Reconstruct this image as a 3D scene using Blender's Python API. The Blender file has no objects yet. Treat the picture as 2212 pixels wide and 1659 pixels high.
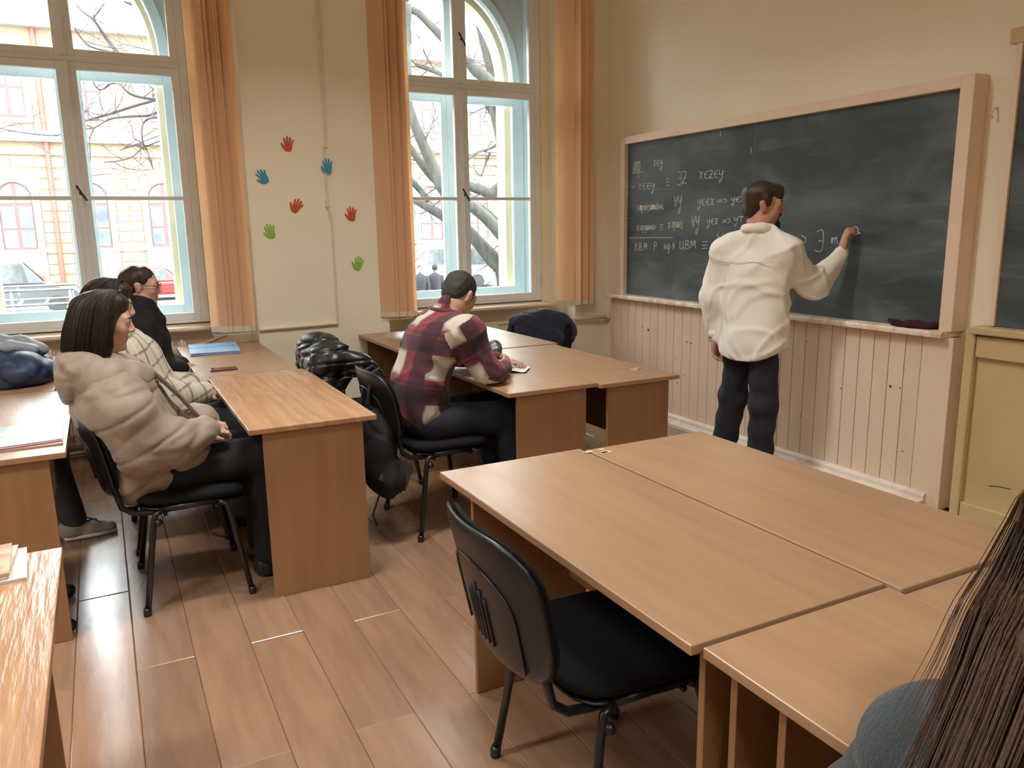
import bpy, bmesh, math, random
import numpy as np
from mathutils import Vector, Matrix

random.seed(7)
S = bpy.context.scene
COL = S.collection

# ------------------------------------------------------------------ camera
yaw, pitch, roll = math.radians(62.7), math.radians(-11.3), math.radians(-0.94)
fw = Vector((math.cos(pitch) * math.cos(yaw), math.cos(pitch) * math.sin(yaw), math.sin(pitch)))
r0 = Vector((math.sin(yaw), -math.cos(yaw), 0)); u0 = r0.cross(fw)
rt = r0 * math.cos(roll) + u0 * math.sin(roll); up = -r0 * math.sin(roll) + u0 * math.cos(roll)
cam = bpy.data.objects.new('camera', bpy.data.cameras.new('camera'))
COL.objects.link(cam)
cam.matrix_world = Matrix(((rt.x, up.x, -fw.x, 0), (rt.y, up.y, -fw.y, 0), (rt.z, up.z, -fw.z, 1.53), (0, 0, 0, 1)))
cam.data.sensor_width = 36; cam.data.lens = 1700 / 2212 * 36; cam.data.clip_start = 0.02; cam.data.clip_end = 400
S.camera = cam

# ------------------------------------------------------------------ sky, exposure
W = bpy.data.worlds.new('sky'); S.world = W; W.use_nodes = True
bg = W.node_tree.nodes['Background']
bg.inputs[0].default_value = (0.93, 0.97, 1.0, 1); bg.inputs[1].default_value = 15.0
vs = S.view_settings
vs.view_transform = 'Standard'; vs.look = 'None'; vs.exposure = 0.5; vs.gamma = 1.0; vs.use_curve_mapping = False
S.cycles.use_denoising = True
S.cycles.max_bounces = 10; S.cycles.diffuse_bounces = 6; S.cycles.glossy_bounces = 4; S.cycles.transparent_max_bounces = 16
S.cycles.sample_clamp_indirect = 8.0

def lamp(name, typ, loc, rot, energy, size=None, sizey=None, color=(1, 1, 1), portal=False):
    l = bpy.data.lights.new(name, typ); l.energy = energy; l.color = color
    if typ == 'AREA':
        l.shape = 'RECTANGLE'; l.size = size; l.size_y = sizey
        if portal: l.cycles.is_portal = True
    o = bpy.data.objects.new(name, l); COL.objects.link(o); o.location = loc; o.rotation_euler = rot
    return o

# windows of the room: centres along the window wall (the third lies left of the picture)
WINX = [-0.06, 2.80, -2.92]
for i, xc in enumerate(WINX):     # portals guide the sky light through the openings
    lamp('window_portal', 'AREA', (xc, 6.58, 2.2), (math.radians(-90), 0, 0), 1, 1.4, 2.75, portal=True)

# lamps added out of view overhead, fill light for the interior
FILL_LAMPS = [(1.0, 3.1, 'empty black chair'), (.2, -1.2, 'space behind the long haired student'), (-1.6, 1.6, 'bottom left table'), (-3.6, 2.0, 'back of the room')]
for x, y, nm_ in FILL_LAMPS:
    lamp('fill_light', 'AREA', (x, y, 3.66), (0, 0, 0), 42, 1.2, .28, (1, .97, .93)).data.spread = math.radians(140)

# ------------------------------------------------------------------ mesh helpers
def tag(o, label=None, cat=None, group=None, kind=None):
    if label: o['label'] = label
    if cat: o['category'] = cat
    if group: o['group'] = group
    if kind: o['kind'] = kind
    return o

def empty(name, loc=(0, 0, 0), rz=0, **k):
    o = bpy.data.objects.new(name, None); COL.objects.link(o); o.empty_display_size = 0.1
    o.location = loc; o.rotation_euler = (0, 0, rz)
    return tag(o, **k)

def R3(rx=0, ry=0, rz=0):
    return Matrix.Rotation(rz, 3, 'Z') @ Matrix.Rotation(ry, 3, 'Y') @ Matrix.Rotation(rx, 3, 'X')

class MB:
    def __init__(s): s.v = []; s.f = []
    def add(s, vs_, fs):
        n = len(s.v); s.v += [tuple(v) for v in vs_]; s.f += [tuple(i + n for i in f) for f in fs]; return s
    def box(s, x0, x1, y0, y1, z0, z1):
        v = [(x0, y0, z0), (x1, y0, z0), (x1, y1, z0), (x0, y1, z0), (x0, y0, z1), (x1, y0, z1), (x1, y1, z1), (x0, y1, z1)]
        return s.add(v, [(0, 3, 2, 1), (4, 5, 6, 7), (0, 1, 5, 4), (1, 2, 6, 5), (2, 3, 7, 6), (3, 0, 4, 7)])
    def obox(s, c, sz, M=None):
        M = M or Matrix.Identity(3); c = Vector(c); a, b, d = (q / 2 for q in sz)
        v = [c + M @ Vector(p) for p in ((-a, -b, -d), (a, -b, -d), (a, b, -d), (-a, b, -d), (-a, -b, d), (a, -b, d), (a, b, d), (-a, b, d))]
        return s.add(v, [(0, 3, 2, 1), (4, 5, 6, 7), (0, 1, 5, 4), (1, 2, 6, 5), (2, 3, 7, 6), (3, 0, 4, 7)])
    def prism(s, poly, axis, lo, hi):
        """poly: 2-D points; axis x -> (y,z), y -> (x,z), z -> (x,y)"""
        def p3(a, b, t): return {'x': (t, a, b), 'y': (a, t, b), 'z': (a, b, t)}[axis]
        n = len(poly)
        v = [p3(a, b, lo) for a, b in poly] + [p3(a, b, hi) for a, b in poly]
        f = [tuple(range(n - 1, -1, -1)), tuple(range(n, 2 * n))] + [(i, (i + 1) % n, n + (i + 1) % n, n + i) for i in range(n)]
        return s.add(v, f)
    def tube(s, pts, r, n=8, caps=True, flat=1.0):
        pts = [Vector(p) for p in pts]; k = len(pts)
        rs = r if isinstance(r, (list, tuple)) else [r] * k
        ring = []; prev = None
        for i, p in enumerate(pts):
            d = (pts[min(i + 1, k - 1)] - pts[max(i - 1, 0)])
            if d.length < 1e-9: d = Vector((0, 0, 1))
            d.normalize()
            if prev is None:
                a = Vector((0, 0, 1)) if abs(d.z) < .9 else Vector((1, 0, 0))
                x = d.cross(a).normalized()
            else:
                x = (prev - d * prev.dot(d)).normalized()
            prev = x; y = d.cross(x)
            ring.append([p + (x * math.cos(2 * math.pi * j / n) + y * flat * math.sin(2 * math.pi * j / n)) * rs[i] for j in range(n)])
        v = [q for rr in ring for q in rr]
        f = [(i * n + j, i * n + (j + 1) % n, (i + 1) * n + (j + 1) % n, (i + 1) * n + j) for i in range(k - 1) for j in range(n)]
        if caps: f += [tuple(range(n - 1, -1, -1)), tuple((k - 1) * n + j for j in range(n))]
        return s.add(v, f)
    def ball(s, c, r, n=10, M=None, m=None):
        m = m or max(4, n // 2); r = r if isinstance(r, (list, tuple)) else (r, r, r); M = M or Matrix.Identity(3); c = Vector(c)
        v = [c + M @ Vector((0, 0, -r[2]))]
        for i in range(1, m):
            t = -math.pi / 2 + math.pi * i / m
            for j in range(n):
                a = 2 * math.pi * j / n
                v.append(c + M @ Vector((r[0] * math.cos(t) * math.cos(a), r[1] * math.cos(t) * math.sin(a), r[2] * math.sin(t))))
        v.append(c + M @ Vector((0, 0, r[2])))
        f = [(0, 1 + (j + 1) % n, 1 + j) for j in range(n)]
        for i in range(m - 2):
            f += [(1 + i * n + j, 1 + i * n + (j + 1) % n, 1 + (i + 1) * n + (j + 1) % n, 1 + (i + 1) * n + j) for j in range(n)]
        L = len(v) - 1; b = 1 + (m - 2) * n
        f += [(b + j, b + (j + 1) % n, L) for j in range(n)]
        return s.add(v, f)
    def pad(s, a, b, t, fn, p=4.0, rings=7, seg=36, tb=None):
        """soft cushion: superellipse outline a x b, thickness t up and tb down; fn maps (u,v,w) to 3-D"""
        tb = t if tb is None else tb
        def pt(r, q, sg):
            c, d = math.cos(q), math.sin(q)
            k = (abs(c) ** p + abs(d) ** p) ** (-1 / p)
            w = (max(0, 1 - r ** 6)) ** .5
            return fn(a * r * k * c, b * r * k * d, sg * w)
        v = [fn(0, 0, t)]; rr = [(i + 1) / rings for i in range(rings)]
        rr = [1 - (1 - q) ** 1.6 for q in rr]
        for r in rr[:-1]: v += [pt(r, 2 * math.pi * j / seg, t) for j in range(seg)]
        v += [pt(1, 2 * math.pi * j / seg, 0) for j in range(seg)]
        n1 = len(v)
        for r in reversed(rr[:-1]): v += [pt(r, 2 * math.pi * j / seg, -tb) for j in range(seg)]
        v.append(fn(0, 0, -tb))
        f = [(0, 1 + j, 1 + (j + 1) % seg) for j in range(seg)]
        nr = 2 * rings - 1
        for i in range(nr - 1):
            f += [(1 + i * seg + j, 1 + (i + 1) * seg + j, 1 + (i + 1) * seg + (j + 1) % seg, 1 + i * seg + (j + 1) % seg) for j in range(seg)]
        L = len(v) - 1; bb = 1 + (nr - 1) * seg
        f += [(bb + j, L, bb + (j + 1) % seg) for j in range(seg)]
        return s.add(v, f)
    def mesh(s, name, off=(0, 0, 0), smooth=False):
        me = bpy.data.meshes.new(name)
        me.from_pydata([(x - off[0], y - off[1], z - off[2]) for x, y, z in s.v], [], s.f)
        me.validate(); me.update()
        if smooth: me.polygons.foreach_set('use_smooth', [True] * len(me.polygons))
        return me
    def build(s, name, mt, parent=None, off=(0, 0, 0), smooth=False, bevel=0, loc=None, **k):
        me = s.mesh(name, off, smooth)
        me.materials.append(MAT[mt] if isinstance(mt, str) else mt)
        o = bpy.data.objects.new(name, me); COL.objects.link(o)
        if parent: o.parent = parent
        if loc: o.location = loc
        if bevel:
            m = o.modifiers.new('bevel', 'BEVEL'); m.width = bevel; m.segments = 2; m.limit_method = 'ANGLE'; m.angle_limit = math.radians(40)
        return tag(o, **k)

def solo(mb, name, mt, loc, smooth=False, bevel=0, **k):
    """a top-level thing that is one mesh, with its origin at loc"""
    return mb.build(name, mt, None, loc, smooth, bevel, loc, **k)

def copy_tree(o, parent=None):
    c = o.copy(); COL.objects.link(c); c.parent = parent
    for ch in list(o.children): copy_tree(ch, c)
    return c

# ------------------------------------------------------------------ materials (all node based)
MAT = {}
def nd(nt, typ, **k):
    n = nt.nodes.new(typ)
    for a, b in k.items(): setattr(n, a, b)
    return n

def pm(name, c1, c2=None, rough=.5, scale=6, stretch=(1, 1, 1), bump=0, bscale=40, bstretch=None, metal=0, spec=.5, detail=4,
       lo=.35, hi=.65, sheen=0, coat=0, crough=.15, rvar=0, rand=0, bdist=.01):
    m = bpy.data.materials.new(name); m.use_nodes = True; nt = m.node_tree; L = nt.links
    b = nt.nodes['Principled BSDF']
    b.inputs['Roughness'].default_value = rough; b.inputs['Metallic'].default_value = metal
    b.inputs['Specular IOR Level'].default_value = spec
    if sheen: b.inputs['Sheen Weight'].default_value = sheen
    if coat: b.inputs['Coat Weight'].default_value = coat; b.inputs['Coat Roughness'].default_value = crough
    tc = nd(nt, 'ShaderNodeTexCoord')
    def noise_(sc, st, det):
        mp = nd(nt, 'ShaderNodeMapping'); mp.inputs['Scale'].default_value = st
        L.new(tc.outputs['Object'], mp.inputs[0])
        n = nd(nt, 'ShaderNodeTexNoise'); n.inputs['Scale'].default_value = sc; n.inputs['Detail'].default_value = det
        L.new(mp.outputs[0], n.inputs['Vector']); return n
    c2 = c2 or tuple(q * .9 for q in c1)
    n = noise_(scale, stretch, detail)
    cr = nd(nt, 'ShaderNodeValToRGB'); cr.color_ramp.elements[0].position = lo; cr.color_ramp.elements[1].position = hi
    cr.color_ramp.elements[0].color = (*c1, 1); cr.color_ramp.elements[1].color = (*c2, 1)
    L.new(n.outputs['Fac'], cr.inputs[0]); out = cr.outputs[0]
    if rand:
        oi = nd(nt, 'ShaderNodeObjectInfo'); mr = nd(nt, 'ShaderNodeMapRange')
        mr.inputs['To Min'].default_value = 1 - rand; mr.inputs['To Max'].default_value = 1 + rand
        L.new(oi.outputs['Random'], mr.inputs[0])
        hs = nd(nt, 'ShaderNodeHueSaturation'); L.new(mr.outputs[0], hs.inputs['Value']); L.new(out, hs.inputs['Color']); out = hs.outputs[0]
    L.new(out, b.inputs['Base Color'])
    if rvar:
        mr = nd(nt, 'ShaderNodeMapRange'); mr.inputs['To Min'].default_value = rough - rvar; mr.inputs['To Max'].default_value = rough + rvar
        L.new(n.outputs['Fac'], mr.inputs[0]); L.new(mr.outputs[0], b.inputs['Roughness'])
    if bump:
        n2 = noise_(bscale, bstretch or stretch, 3)
        bp = nd(nt, 'ShaderNodeBump'); bp.inputs['Strength'].default_value = bump; bp.inputs['Distance'].default_value = bdist
        L.new(n2.outputs['Fac'], bp.inputs['Height']); L.new(bp.outputs[0], b.inputs['Normal'])
    MAT[name] = m; return m

pm('plaster', (.90, .84, .68), (.88, .81, .64), .85, 3, bump=.15, bscale=60)
pm('ceiling', (.85, .83, .76), None, .9)
pm('backwall', (.80, .70, .50), None, .9)
pm('frame_paint', (.84, .87, .88), (.80, .83, .83), .45, 8, bump=.1)
pm('outer_paint', (.72, .84, .86), (.67, .80, .82), .5, 8)
pm('spandrel', (.62, .62, .58), None, .7)
pm('ochre_reveal', (.72, .62, .42), None, .8)
pm('sill', (.80, .66, .50), (.74, .60, .44), .45, 5, bump=.1)
pm('wainscot', (.83, .65, .50), (.79, .61, .46), .45, 4, stretch=(1, 1, .3), bump=.12, bscale=25, rand=.03)
pm('board_frame', (.84, .66, .51), (.80, .62, .47), .45, 6, bump=.12, bscale=30)
pm('chipped', (.86, .76, .64), (.70, .52, .40), .6, 14, lo=.45, hi=.6, bump=.3)
pm('cabinet', (.66, .51, .27), (.60, .45, .23), .5, 3, bump=.12, bscale=30)
pm('skirting', (.80, .72, .62), (.66, .52, .42), .45, 9, lo=.5, hi=.7)
pm('dark_knot', (.12, .05, .03), None, .7)
pm('table_top', (.39, .235, .135), (.34, .20, .112), .33, 2.2, stretch=(9, .8, 1), spec=.7, bump=.10, bscale=7, bstretch=(14, 1.0, 1), rvar=.05, rand=.05, bdist=.004)
pm('table_top_worn', (.46, .27, .145), (.35, .185, .098), .27, 3.0, stretch=(10, .8, 1), bump=.55, bscale=9, bstretch=(9, 1.0, 1), rvar=.08, bdist=.004)
pm('table_edge', (.50, .28, .12), None, .45, 8)
pm('table_panel', (.33, .175, .082), (.29, .15, .068), .5, 3, stretch=(6, 6, .6), rand=.05)
pm('plank', (.335, .20, .125), (.27, .155, .095), .27, 2.5, stretch=(7, .8, 1), bump=.12, bscale=16, bstretch=(1, .8, 1), rvar=.06, rand=.12, bdist=.004, coat=.7, crough=.24)
pm('subfloor', (.05, .03, .02), None, .9)
pm('black_plastic', (.012, .012, .013), None, .35, bump=.1, bscale=300)
pm('black_fabric', (.010, .010, .011), None, .95, 60, bump=.4, bscale=250, spec=.2)
pm('black_metal', (.012, .012, .013), None, .3, spec=.5)
pm('pipe_paint', (.80, .72, .56), None, .4)
pm('radiator', (.80, .62, .46), None, .4)
pm('dark_pipe', (.12, .06, .05), None, .4)
pm('white', (.8, .8, .78), None, .5)
pm('iron', (.03, .03, .03), None, .4)

def glass_mat():
    m = bpy.data.materials.new('glass'); m.use_nodes = True; nt = m.node_tree; nt.nodes.clear(); L = nt.links
    o = nd(nt, 'ShaderNodeOutputMaterial'); mx = nd(nt, 'ShaderNodeMixShader')
    t = nd(nt, 'ShaderNodeBsdfTransparent'); t.inputs[0].default_value = (.955, .965, .96, 1)
    g = nd(nt, 'ShaderNodeBsdfGlossy'); g.inputs['Roughness'].default_value = .02
    fr = nd(nt, 'ShaderNodeFresnel'); fr.inputs[0].default_value = 1.35
    L.new(fr.outputs[0], mx.inputs[0]); L.new(t.outputs[0], mx.inputs[1]); L.new(g.outputs[0], mx.inputs[2]); L.new(mx.outputs[0], o.inputs[0])
    MAT['glass'] = m
glass_mat()
# ================================================================== room shell
Y0, XB, YW = 5.83, 3.965, 6.30
ZC, XL, YB = 4.1, -5.0, -2.6
NICHE = [(-0.98, 0.97), (1.95, 3.64), (-3.84, -1.98)]

# floor: sub-floor with every laminate plank as a piece of its own
fl = MB().box(XL, XB, YB, 6.62, -.12, -.012).build('floor', 'subfloor', kind='structure', label='brown laminate plank floor with glossy worn patches')
PW, PL = .1965, 1.40
rng = random.Random(3)
pk_ = MB(); a_, b_, c_ = PW / 2 - .0006, PL / 2 - .0006, .0028
pk_.add([(-a_, -b_, -.011), (a_, -b_, -.011), (a_, b_, -.011), (-a_, b_, -.011), (-a_, -b_, -.0016), (a_, -b_, -.0016), (a_, b_, -.0016), (-a_, b_, -.0016),
         (-a_ + c_, -b_ + c_, 0), (a_ - c_, -b_ + c_, 0), (a_ - c_, b_ - c_, 0), (-a_ + c_, b_ - c_, 0)],
        [(0, 3, 2, 1), (8, 9, 10, 11), (0, 1, 5, 4), (1, 2, 6, 5), (2, 3, 7, 6), (3, 0, 4, 7), (4, 5, 9, 8), (5, 6, 10, 9), (6, 7, 11, 10), (7, 4, 8, 11)])
pmesh = pk_.mesh('plank')
pmesh.materials.append(MAT['plank'])
big = MB()
for i in range(-24, 21):
    x = -.032 + PW * (i + .5)
    if x - PW / 2 < XL or x + PW / 2 > XB - .02: continue
    y0 = (3.59 if i % 2 else 2.88) + (rng.random() - .5) * .04
    for k in range(-5, 4):
        yc = y0 + PL * (k + .5)
        if yc - PL / 2 > 6.2 or yc + PL / 2 < YB: continue
        if x < -1.2 or yc < .3 or yc > 5.9 or x > 3.85 or yc - PL / 2 < YB or yc + PL / 2 > 6.55:
            a, b = max(yc - PL / 2, YB + .01), min(yc + PL / 2, 6.2)
            big.box(x - PW / 2 + .0008, x + PW / 2 - .0008, a + .0008, b - .0008, -.011, 0)
            continue
        o = bpy.data.objects.new('plank', pmesh); COL.objects.link(o); o.parent = fl
        o.location = (x, yc, rng.uniform(-.0012, .0))
        o.rotation_euler = (rng.uniform(-.0015, .0015), rng.uniform(-.007, .007), 0)
big.build('planks', 'plank', fl, kind='stuff')

MB().box(XL - .15, XB + .15, YB - .15, 6.75, ZC, ZC + .15).build('ceiling', 'ceiling', kind='structure', label='white plaster ceiling')
MB().box(XL - .15, XL, YB - .15, 6.75, 0, ZC).build('wall_back', 'backwall', kind='structure', label='cream plaster wall at the back of the room')
MB().box(XL, XB, YB - .15, YB, 0, ZC).build('wall_side', 'backwall', kind='structure', label='cream plaster wall opposite the windows')
MB().box(XB, XB + .15, YB - .15, 6.75, -.1, ZC).build('wall_board', 'plaster', kind='structure', label='cream plaster wall behind the blackboards')

# window wall: piers, aprons below and lintels above the windows
ww = MB()
edges = [XL] + [e for nn in sorted(NICHE) for e in nn] + [XB]
for a, b in zip(edges[::2], edges[1::2]): ww.box(a, b, Y0, 6.62, -.1, ZC)
for (a, b), xc in zip(NICHE, WINX):
    ww.box(a, b, 6.20, 6.62, -.1, .838)
    ww.box(a, b, 6.02, 6.62, 3.76, ZC)
    ww.box(a, xc - .755, 6.25, 6.62, .838, 3.76)
    ww.box(xc + .755, b, 6.25, 6.62, .838, 3.76)
ww.build('wall_window', 'plaster', kind='structure', label='cream plaster window wall with deep niches and a pier between the windows')

def ell(a, b, t0, t1, n, cz): return [(a * math.cos(t0 + (t1 - t0) * i / n), cz + b * math.sin(t0 + (t1 - t0) * i / n)) for i in range(n + 1)]

def window(n, xc, label):
    base = (xc, YW, .87); root = empty('window_%d' % n, base, kind='structure', label=label)
    P = lambda mb, nm, mt, par=root, **k: mb.build(nm, mt, par, (0, YW, .87), **k)
    f = MB()
    for s in (-1, 1): f.box(min(s * .70, s * .755), max(s * .70, s * .755), 6.26, 6.34, .87, 3.74)
    f.box(-.70, .70, 6.26, 6.34, .87, .89); f.box(-.70, .70, 6.26, 6.34, 3.70, 3.74)
    P(f, 'casing', 'frame_paint', bevel=.006)
    ln = MB()
    for s in (-1, 1): ln.box(min(s * .715, s * .755), max(s * .715, s * .755), 6.34, 6.60, .87, 3.74)
    ln.box(-.715, .715, 6.34, 6.60, .845, .885); ln.box(-.715, .715, 6.34, 6.60, 3.70, 3.74)
    P(ln, 'box_lining', 'outer_paint')
    P(MB().box(-.70, .70, 6.255, 6.34, 2.655, 2.69).box(-.70, .70, 6.24, 6.26, 2.66, 2.672), 'transom', 'frame_paint', bevel=.005)
    for z0, z1 in ((.89, 2.655), (2.69, 3.70)):
        P(MB().box(-.022, .022, 6.245, 6.30, z0, z1).box(-.011, .011, 6.232, 6.25, z0, z1), 'mullion', 'frame_paint', bevel=.004)
    def sash(x0, x1, z0, z1, st, bt, tp, y0, y1, bar, mt, stl=None):
        stl = stl or st
        m = MB().box(x0, x0 + stl, y0, y1, z0, z1).box(x1 - st, x1, y0, y1, z0, z1).box(x0 + stl, x1 - st, y0, y1, z0, z0 + bt).box(x0 + stl, x1 - st, y0, y1, z1 - tp, z1)
        so = P(m, 'sash', mt, bevel=.005)
        if bar: P(MB().box(x0 + stl, x1 - st, y0 + .005, y1 - .005, bar - .013, bar + .013), 'glazing_bar', mt, so, bevel=.004)
        ym = (y0 + y1) / 2
        zs = [z0 + bt, bar, z1 - tp] if bar else [z0 + bt, z1 - tp]
        for a, b in zip(zs, zs[1:]):
            P(MB().box(x0 + stl - .005, x1 - st + .005, ym - .002, ym + .002, a, b), 'pane', 'glass', so)
    for s in (-1, 1):
        a, b = sorted((s * .012, s * .70))
        l = dict(st=.052, stl=.048) if s > 0 else dict(st=.048, stl=.052)
        sash(a, b, .89, 2.655, bt=.055, tp=.052, y0=6.262, y1=6.312, bar=1.77, mt='frame_paint', **l)
        sash(a, b, 2.69, 3.70, bt=.045, tp=.05, y0=6.262, y1=6.312, bar=None, mt='frame_paint', **l)
        a, b = sorted((s * .03, s * .712))
        l = dict(st=.105, stl=.05) if s > 0 else dict(st=.05, stl=.105)
        sash(a, b, .89, 2.67, bt=.10, tp=.09, y0=6.50, y1=6.55, bar=None, mt='outer_paint', **l)
    P(MB().box(-.715, .715, 6.49, 6.57, 2.67, 2.72), 'outer_transom', 'outer_paint')
    P(MB().box(-.03, .03, 6.50, 6.57, .89, 3.5), 'outer_mullion', 'outer_paint')
    # arched head of the outer window: spandrels, arch ring, its panes
    N = 20; cz = 2.78
    for s in (-1, 1):
        e = [(s * p[0], p[1]) for p in ell(.655, .785, 0, math.pi / 2, N, cz)]
        poly = e + [(0, 3.72), (s * .715, 3.72), (s * .715, cz)]
        P(MB().prism(poly if s < 0 else poly[::-1], 'y', 6.49, 6.55), 'spandrel', 'spandrel')
        o_, i_ = ell(.665, .80, 0, math.pi / 2, N, cz), ell(.60, .735, 0, math.pi / 2, N, cz)
        ring = MB()
        for k in range(N):
            q = [(s * o_[k][0], o_[k][1]), (s * o_[k + 1][0], o_[k + 1][1]), (s * i_[k + 1][0], i_[k + 1][1]), (s * i_[k][0], i_[k][1])]
            ring.prism(q if s > 0 else q[::-1], 'y', 6.475, 6.56)
        ring.box(min(s * .60, s * .665), max(s * .60, s * .665), 6.475, 6.56, 2.72, cz)
        P(ring, 'arch_ring', 'outer_paint')
        o_, i_ = ell(.78, .92, 0, math.pi / 2, N, cz), ell(.57, .70, 0, math.pi / 2, N, cz)
        ring = MB()
        for k in range(N):
            q = [(s * o_[k][0], o_[k][1]), (s * o_[k + 1][0], o_[k + 1][1]), (s * i_[k + 1][0], i_[k + 1][1]), (s * i_[k][0], i_[k][1])]
            ring.prism(q if s > 0 else q[::-1], 'y', 6.60, 6.76)
        ring.box(min(s * .57, s * .78), max(s * .57, s * .78), 6.60, 6.76, .80, cz)
        P(ring, 'outer_reveal', 'ochre_reveal')
        ar = MB(); pl = [(s * p[0], p[1]) for p in ell(.605, .74, 0, math.pi / 2, N, cz)] + [(0, 2.72), (s * .605, 2.72)]
        ar.prism(pl if s < 0 else pl[::-1], 'y', 6.518, 6.522)
        P(ar, 'arched_pane', 'glass')
    # lever catches on the mullion
    for z in ((1.80, 3.03) if n == 2 else (1.80,)):
        P(MB().tube([(-.02, 6.225, z + .05), (.035, 6.215, z - .05)], .007, 6).ball((0, 6.23, z), .010, 8), 'handle', 'iron', smooth=True)
    for z in (1.05, 1.45, 2.1, 2.45):
        P(MB().tube([(.728, 6.252, z - .05), (.728, 6.252, z + .05)], .006, 6), 'hinge', 'frame_paint')
    sill = MB().prism([(6.08, .826), (6.072, .84), (6.08, .856), (6.30, .862), (6.30, .826)], 'x', -.80 if n != 2 else -.72, .79 if n == 2 else .76)
    P(sill, 'sill', 'sill', bevel=.004)
    return root
window(1, WINX[0], 'tall white double casement window beside the three seated girls')
window(2, WINX[1], 'tall arched casement window behind the student in the plaid shirt')
window(3, WINX[2], 'tall white double casement window further left along the wall')
# outer skin of our building (closes the gaps round the arched openings)
osk = MB()
oe = [XL - .3] + [e for xc in sorted(WINX) for e in (xc - .70, xc + .70)] + [XB + 1.5]
for a, b in zip(oe[::2], oe[1::2]): osk.box(a, b, 6.62, 6.76, -1.6, 5.2)
for xc in WINX:
    osk.box(xc - .70, xc + .70, 6.62, 6.76, -1.6, .82); osk.box(xc - .70, xc + .70, 6.62, 6.76, 3.46, 5.2)
osk.build('wall_outer', 'ochre_reveal', kind='structure', label='ochre outer wall of the school around the windows')

# ------------------------------------------------------------------ board wall: wainscot, ledge, skirting
wn = MB().box(3.878, XB, 2.515, 5.60, 0, .925).build('trim_1', 'wainscot', kind='structure', label='pink beige tongue and groove wainscot below the blackboard')
ys = [5.562, 5.447]
while ys[-1] - .098 > 2.62: ys.append(ys[-1] - .0985)
ys.append(2.655 if ys[-1] > 2.70 else ys[-1])
bl = sorted(set(ys), reverse=True)
for a, b in zip(bl, bl[1:]):
    MB().box(3.860, 3.880, b + .0022, a - .0022, .075, .925).build('board', 'wainscot', wn, bevel=.003)
MB().box(3.857, 3.882, 2.515, bl[-1] - .002, 0, .93).build('end_board', 'wainscot', wn, bevel=.004)
MB().box(3.855, 3.88, 5.566, 5.605, 0, .925).build('end_board', 'wainscot', wn, bevel=.003)
rr = random.Random(11)
kn = [(5.075, .70, .011), (5.155, .715, .005), (4.60, .66, .006), (4.55, .655, .006), (5.30, .60, .003), (5.44, .71, .003), (4.62, .40, .004),
      (4.70, .33, .006), (4.72, .52, .004), (4.43, .45, .003), (3.46, .80, .004), (3.19, .55, .004), (2.86, .62, .008), (2.80, .62, .004), (2.55, .585, .010), (2.575, .59, .006),
      (3.48, .32, .004), (2.75, .27, .004), (2.64, .42, .003), (3.53, .68, .003)]
for y, z, r in kn:
    MB().tube([(3.8595, y, z), (3.8575, y, z)], r, 7).build('nail_hole', 'dark_knot', wn)
bb = MB()
bb.prism([(3.875, 0), (3.78, 0), (3.78, .022), (3.80, .034), (3.835, .038), (3.836, .06), (3.846, .074), (3.862, .076), (3.875, .076)][::-1], 'y', 2.59, 5.55)
bb.build('baseboard_board', 'skirting', kind='structure', label='white painted skirting moulding along the wainscot')

# blackboard
by0, by1, bz0, bz1 = 2.600, 5.415, .966, 2.165
bd = empty('blackboard', (3.9, 4.0, .94), label='large dark slate blackboard in a pink beige wooden frame', cat='blackboard')
B_ = lambda mb, nm, mt, par=bd, **k: mb.build(nm, mt, par, (3.9, 4.0, .94), **k)
B_(MB().box(3.850, XB, 2.527, by0, .962, 2.222), 'frame_side', 'board_frame', bevel=.004)
B_(MB().box(3.850, XB, by1, 5.475, .962, 2.222), 'frame_side', 'board_frame', bevel=.004)
B_(MB().box(3.852, XB, by0, by1, bz1, 2.222), 'frame_top', 'board_frame', bevel=.004)
def board_mat():
    m = bpy.data.materials.new('slate'); m.use_nodes = True; nt = m.node_tree; L = nt.links; b = nt.nodes['Principled BSDF']
    b.inputs['Roughness'].default_value = .62; b.inputs['Specular IOR Level'].default_value = .35
    tc = nd(nt, 'ShaderNodeTexCoord')
    def ns(sc, rot, st, det, lo, hi):
        mp = nd(nt, 'ShaderNodeMapping'); mp.inputs['Scale'].default_value = st; mp.inputs['Rotation'].default_value = rot
        L.new(tc.outputs['Object'], mp.inputs[0]); n = nd(nt, 'ShaderNodeTexNoise'); n.inputs['Scale'].default_value = sc; n.inputs['Detail'].default_value = det
        n.inputs['Distortion'].default_value = .6
        L.new(mp.outputs[0], n.inputs['Vector']); r = nd(nt, 'ShaderNodeMapRange'); r.inputs['From Min'].default_value = lo; r.inputs['From Max'].default_value = hi
        L.new(n.outputs['Fac'], r.inputs[0]); return r.outputs[0]
    a = ns(1.4, (.5, 0, 0), (1, 1, 2.2), 5, .40, .80)
    c = ns(2.5, (-.9, 0, 0), (1, 1, 6), 4, .55, .85)
    ad = nd(nt, 'ShaderNodeMath', operation='MULTIPLY_ADD'); L.new(c, ad.inputs[0]); ad.inputs[1].default_value = .6; L.new(a, ad.inputs[2])
    mx = nd(nt, 'ShaderNodeMix', data_type='RGBA'); mx.inputs['A'].default_value = (.052, .072, .080, 1); mx.inputs['B'].default_value = (.16, .195, .205, 1)
    L.new(ad.outputs[0], mx.inputs['Factor']); L.new(mx.outputs['Result'], b.inputs['Base Color'])
    MAT['slate'] = m
board_mat()
SEAM = 4.013
B_(MB().box(3.885, 3.90, by0, SEAM - .0015, bz0, bz1), 'slate_panel', 'slate')
B_(MB().box(3.885, 3.90, SEAM + .0015, by1, bz0, bz1), 'slate_panel', 'slate')
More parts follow.
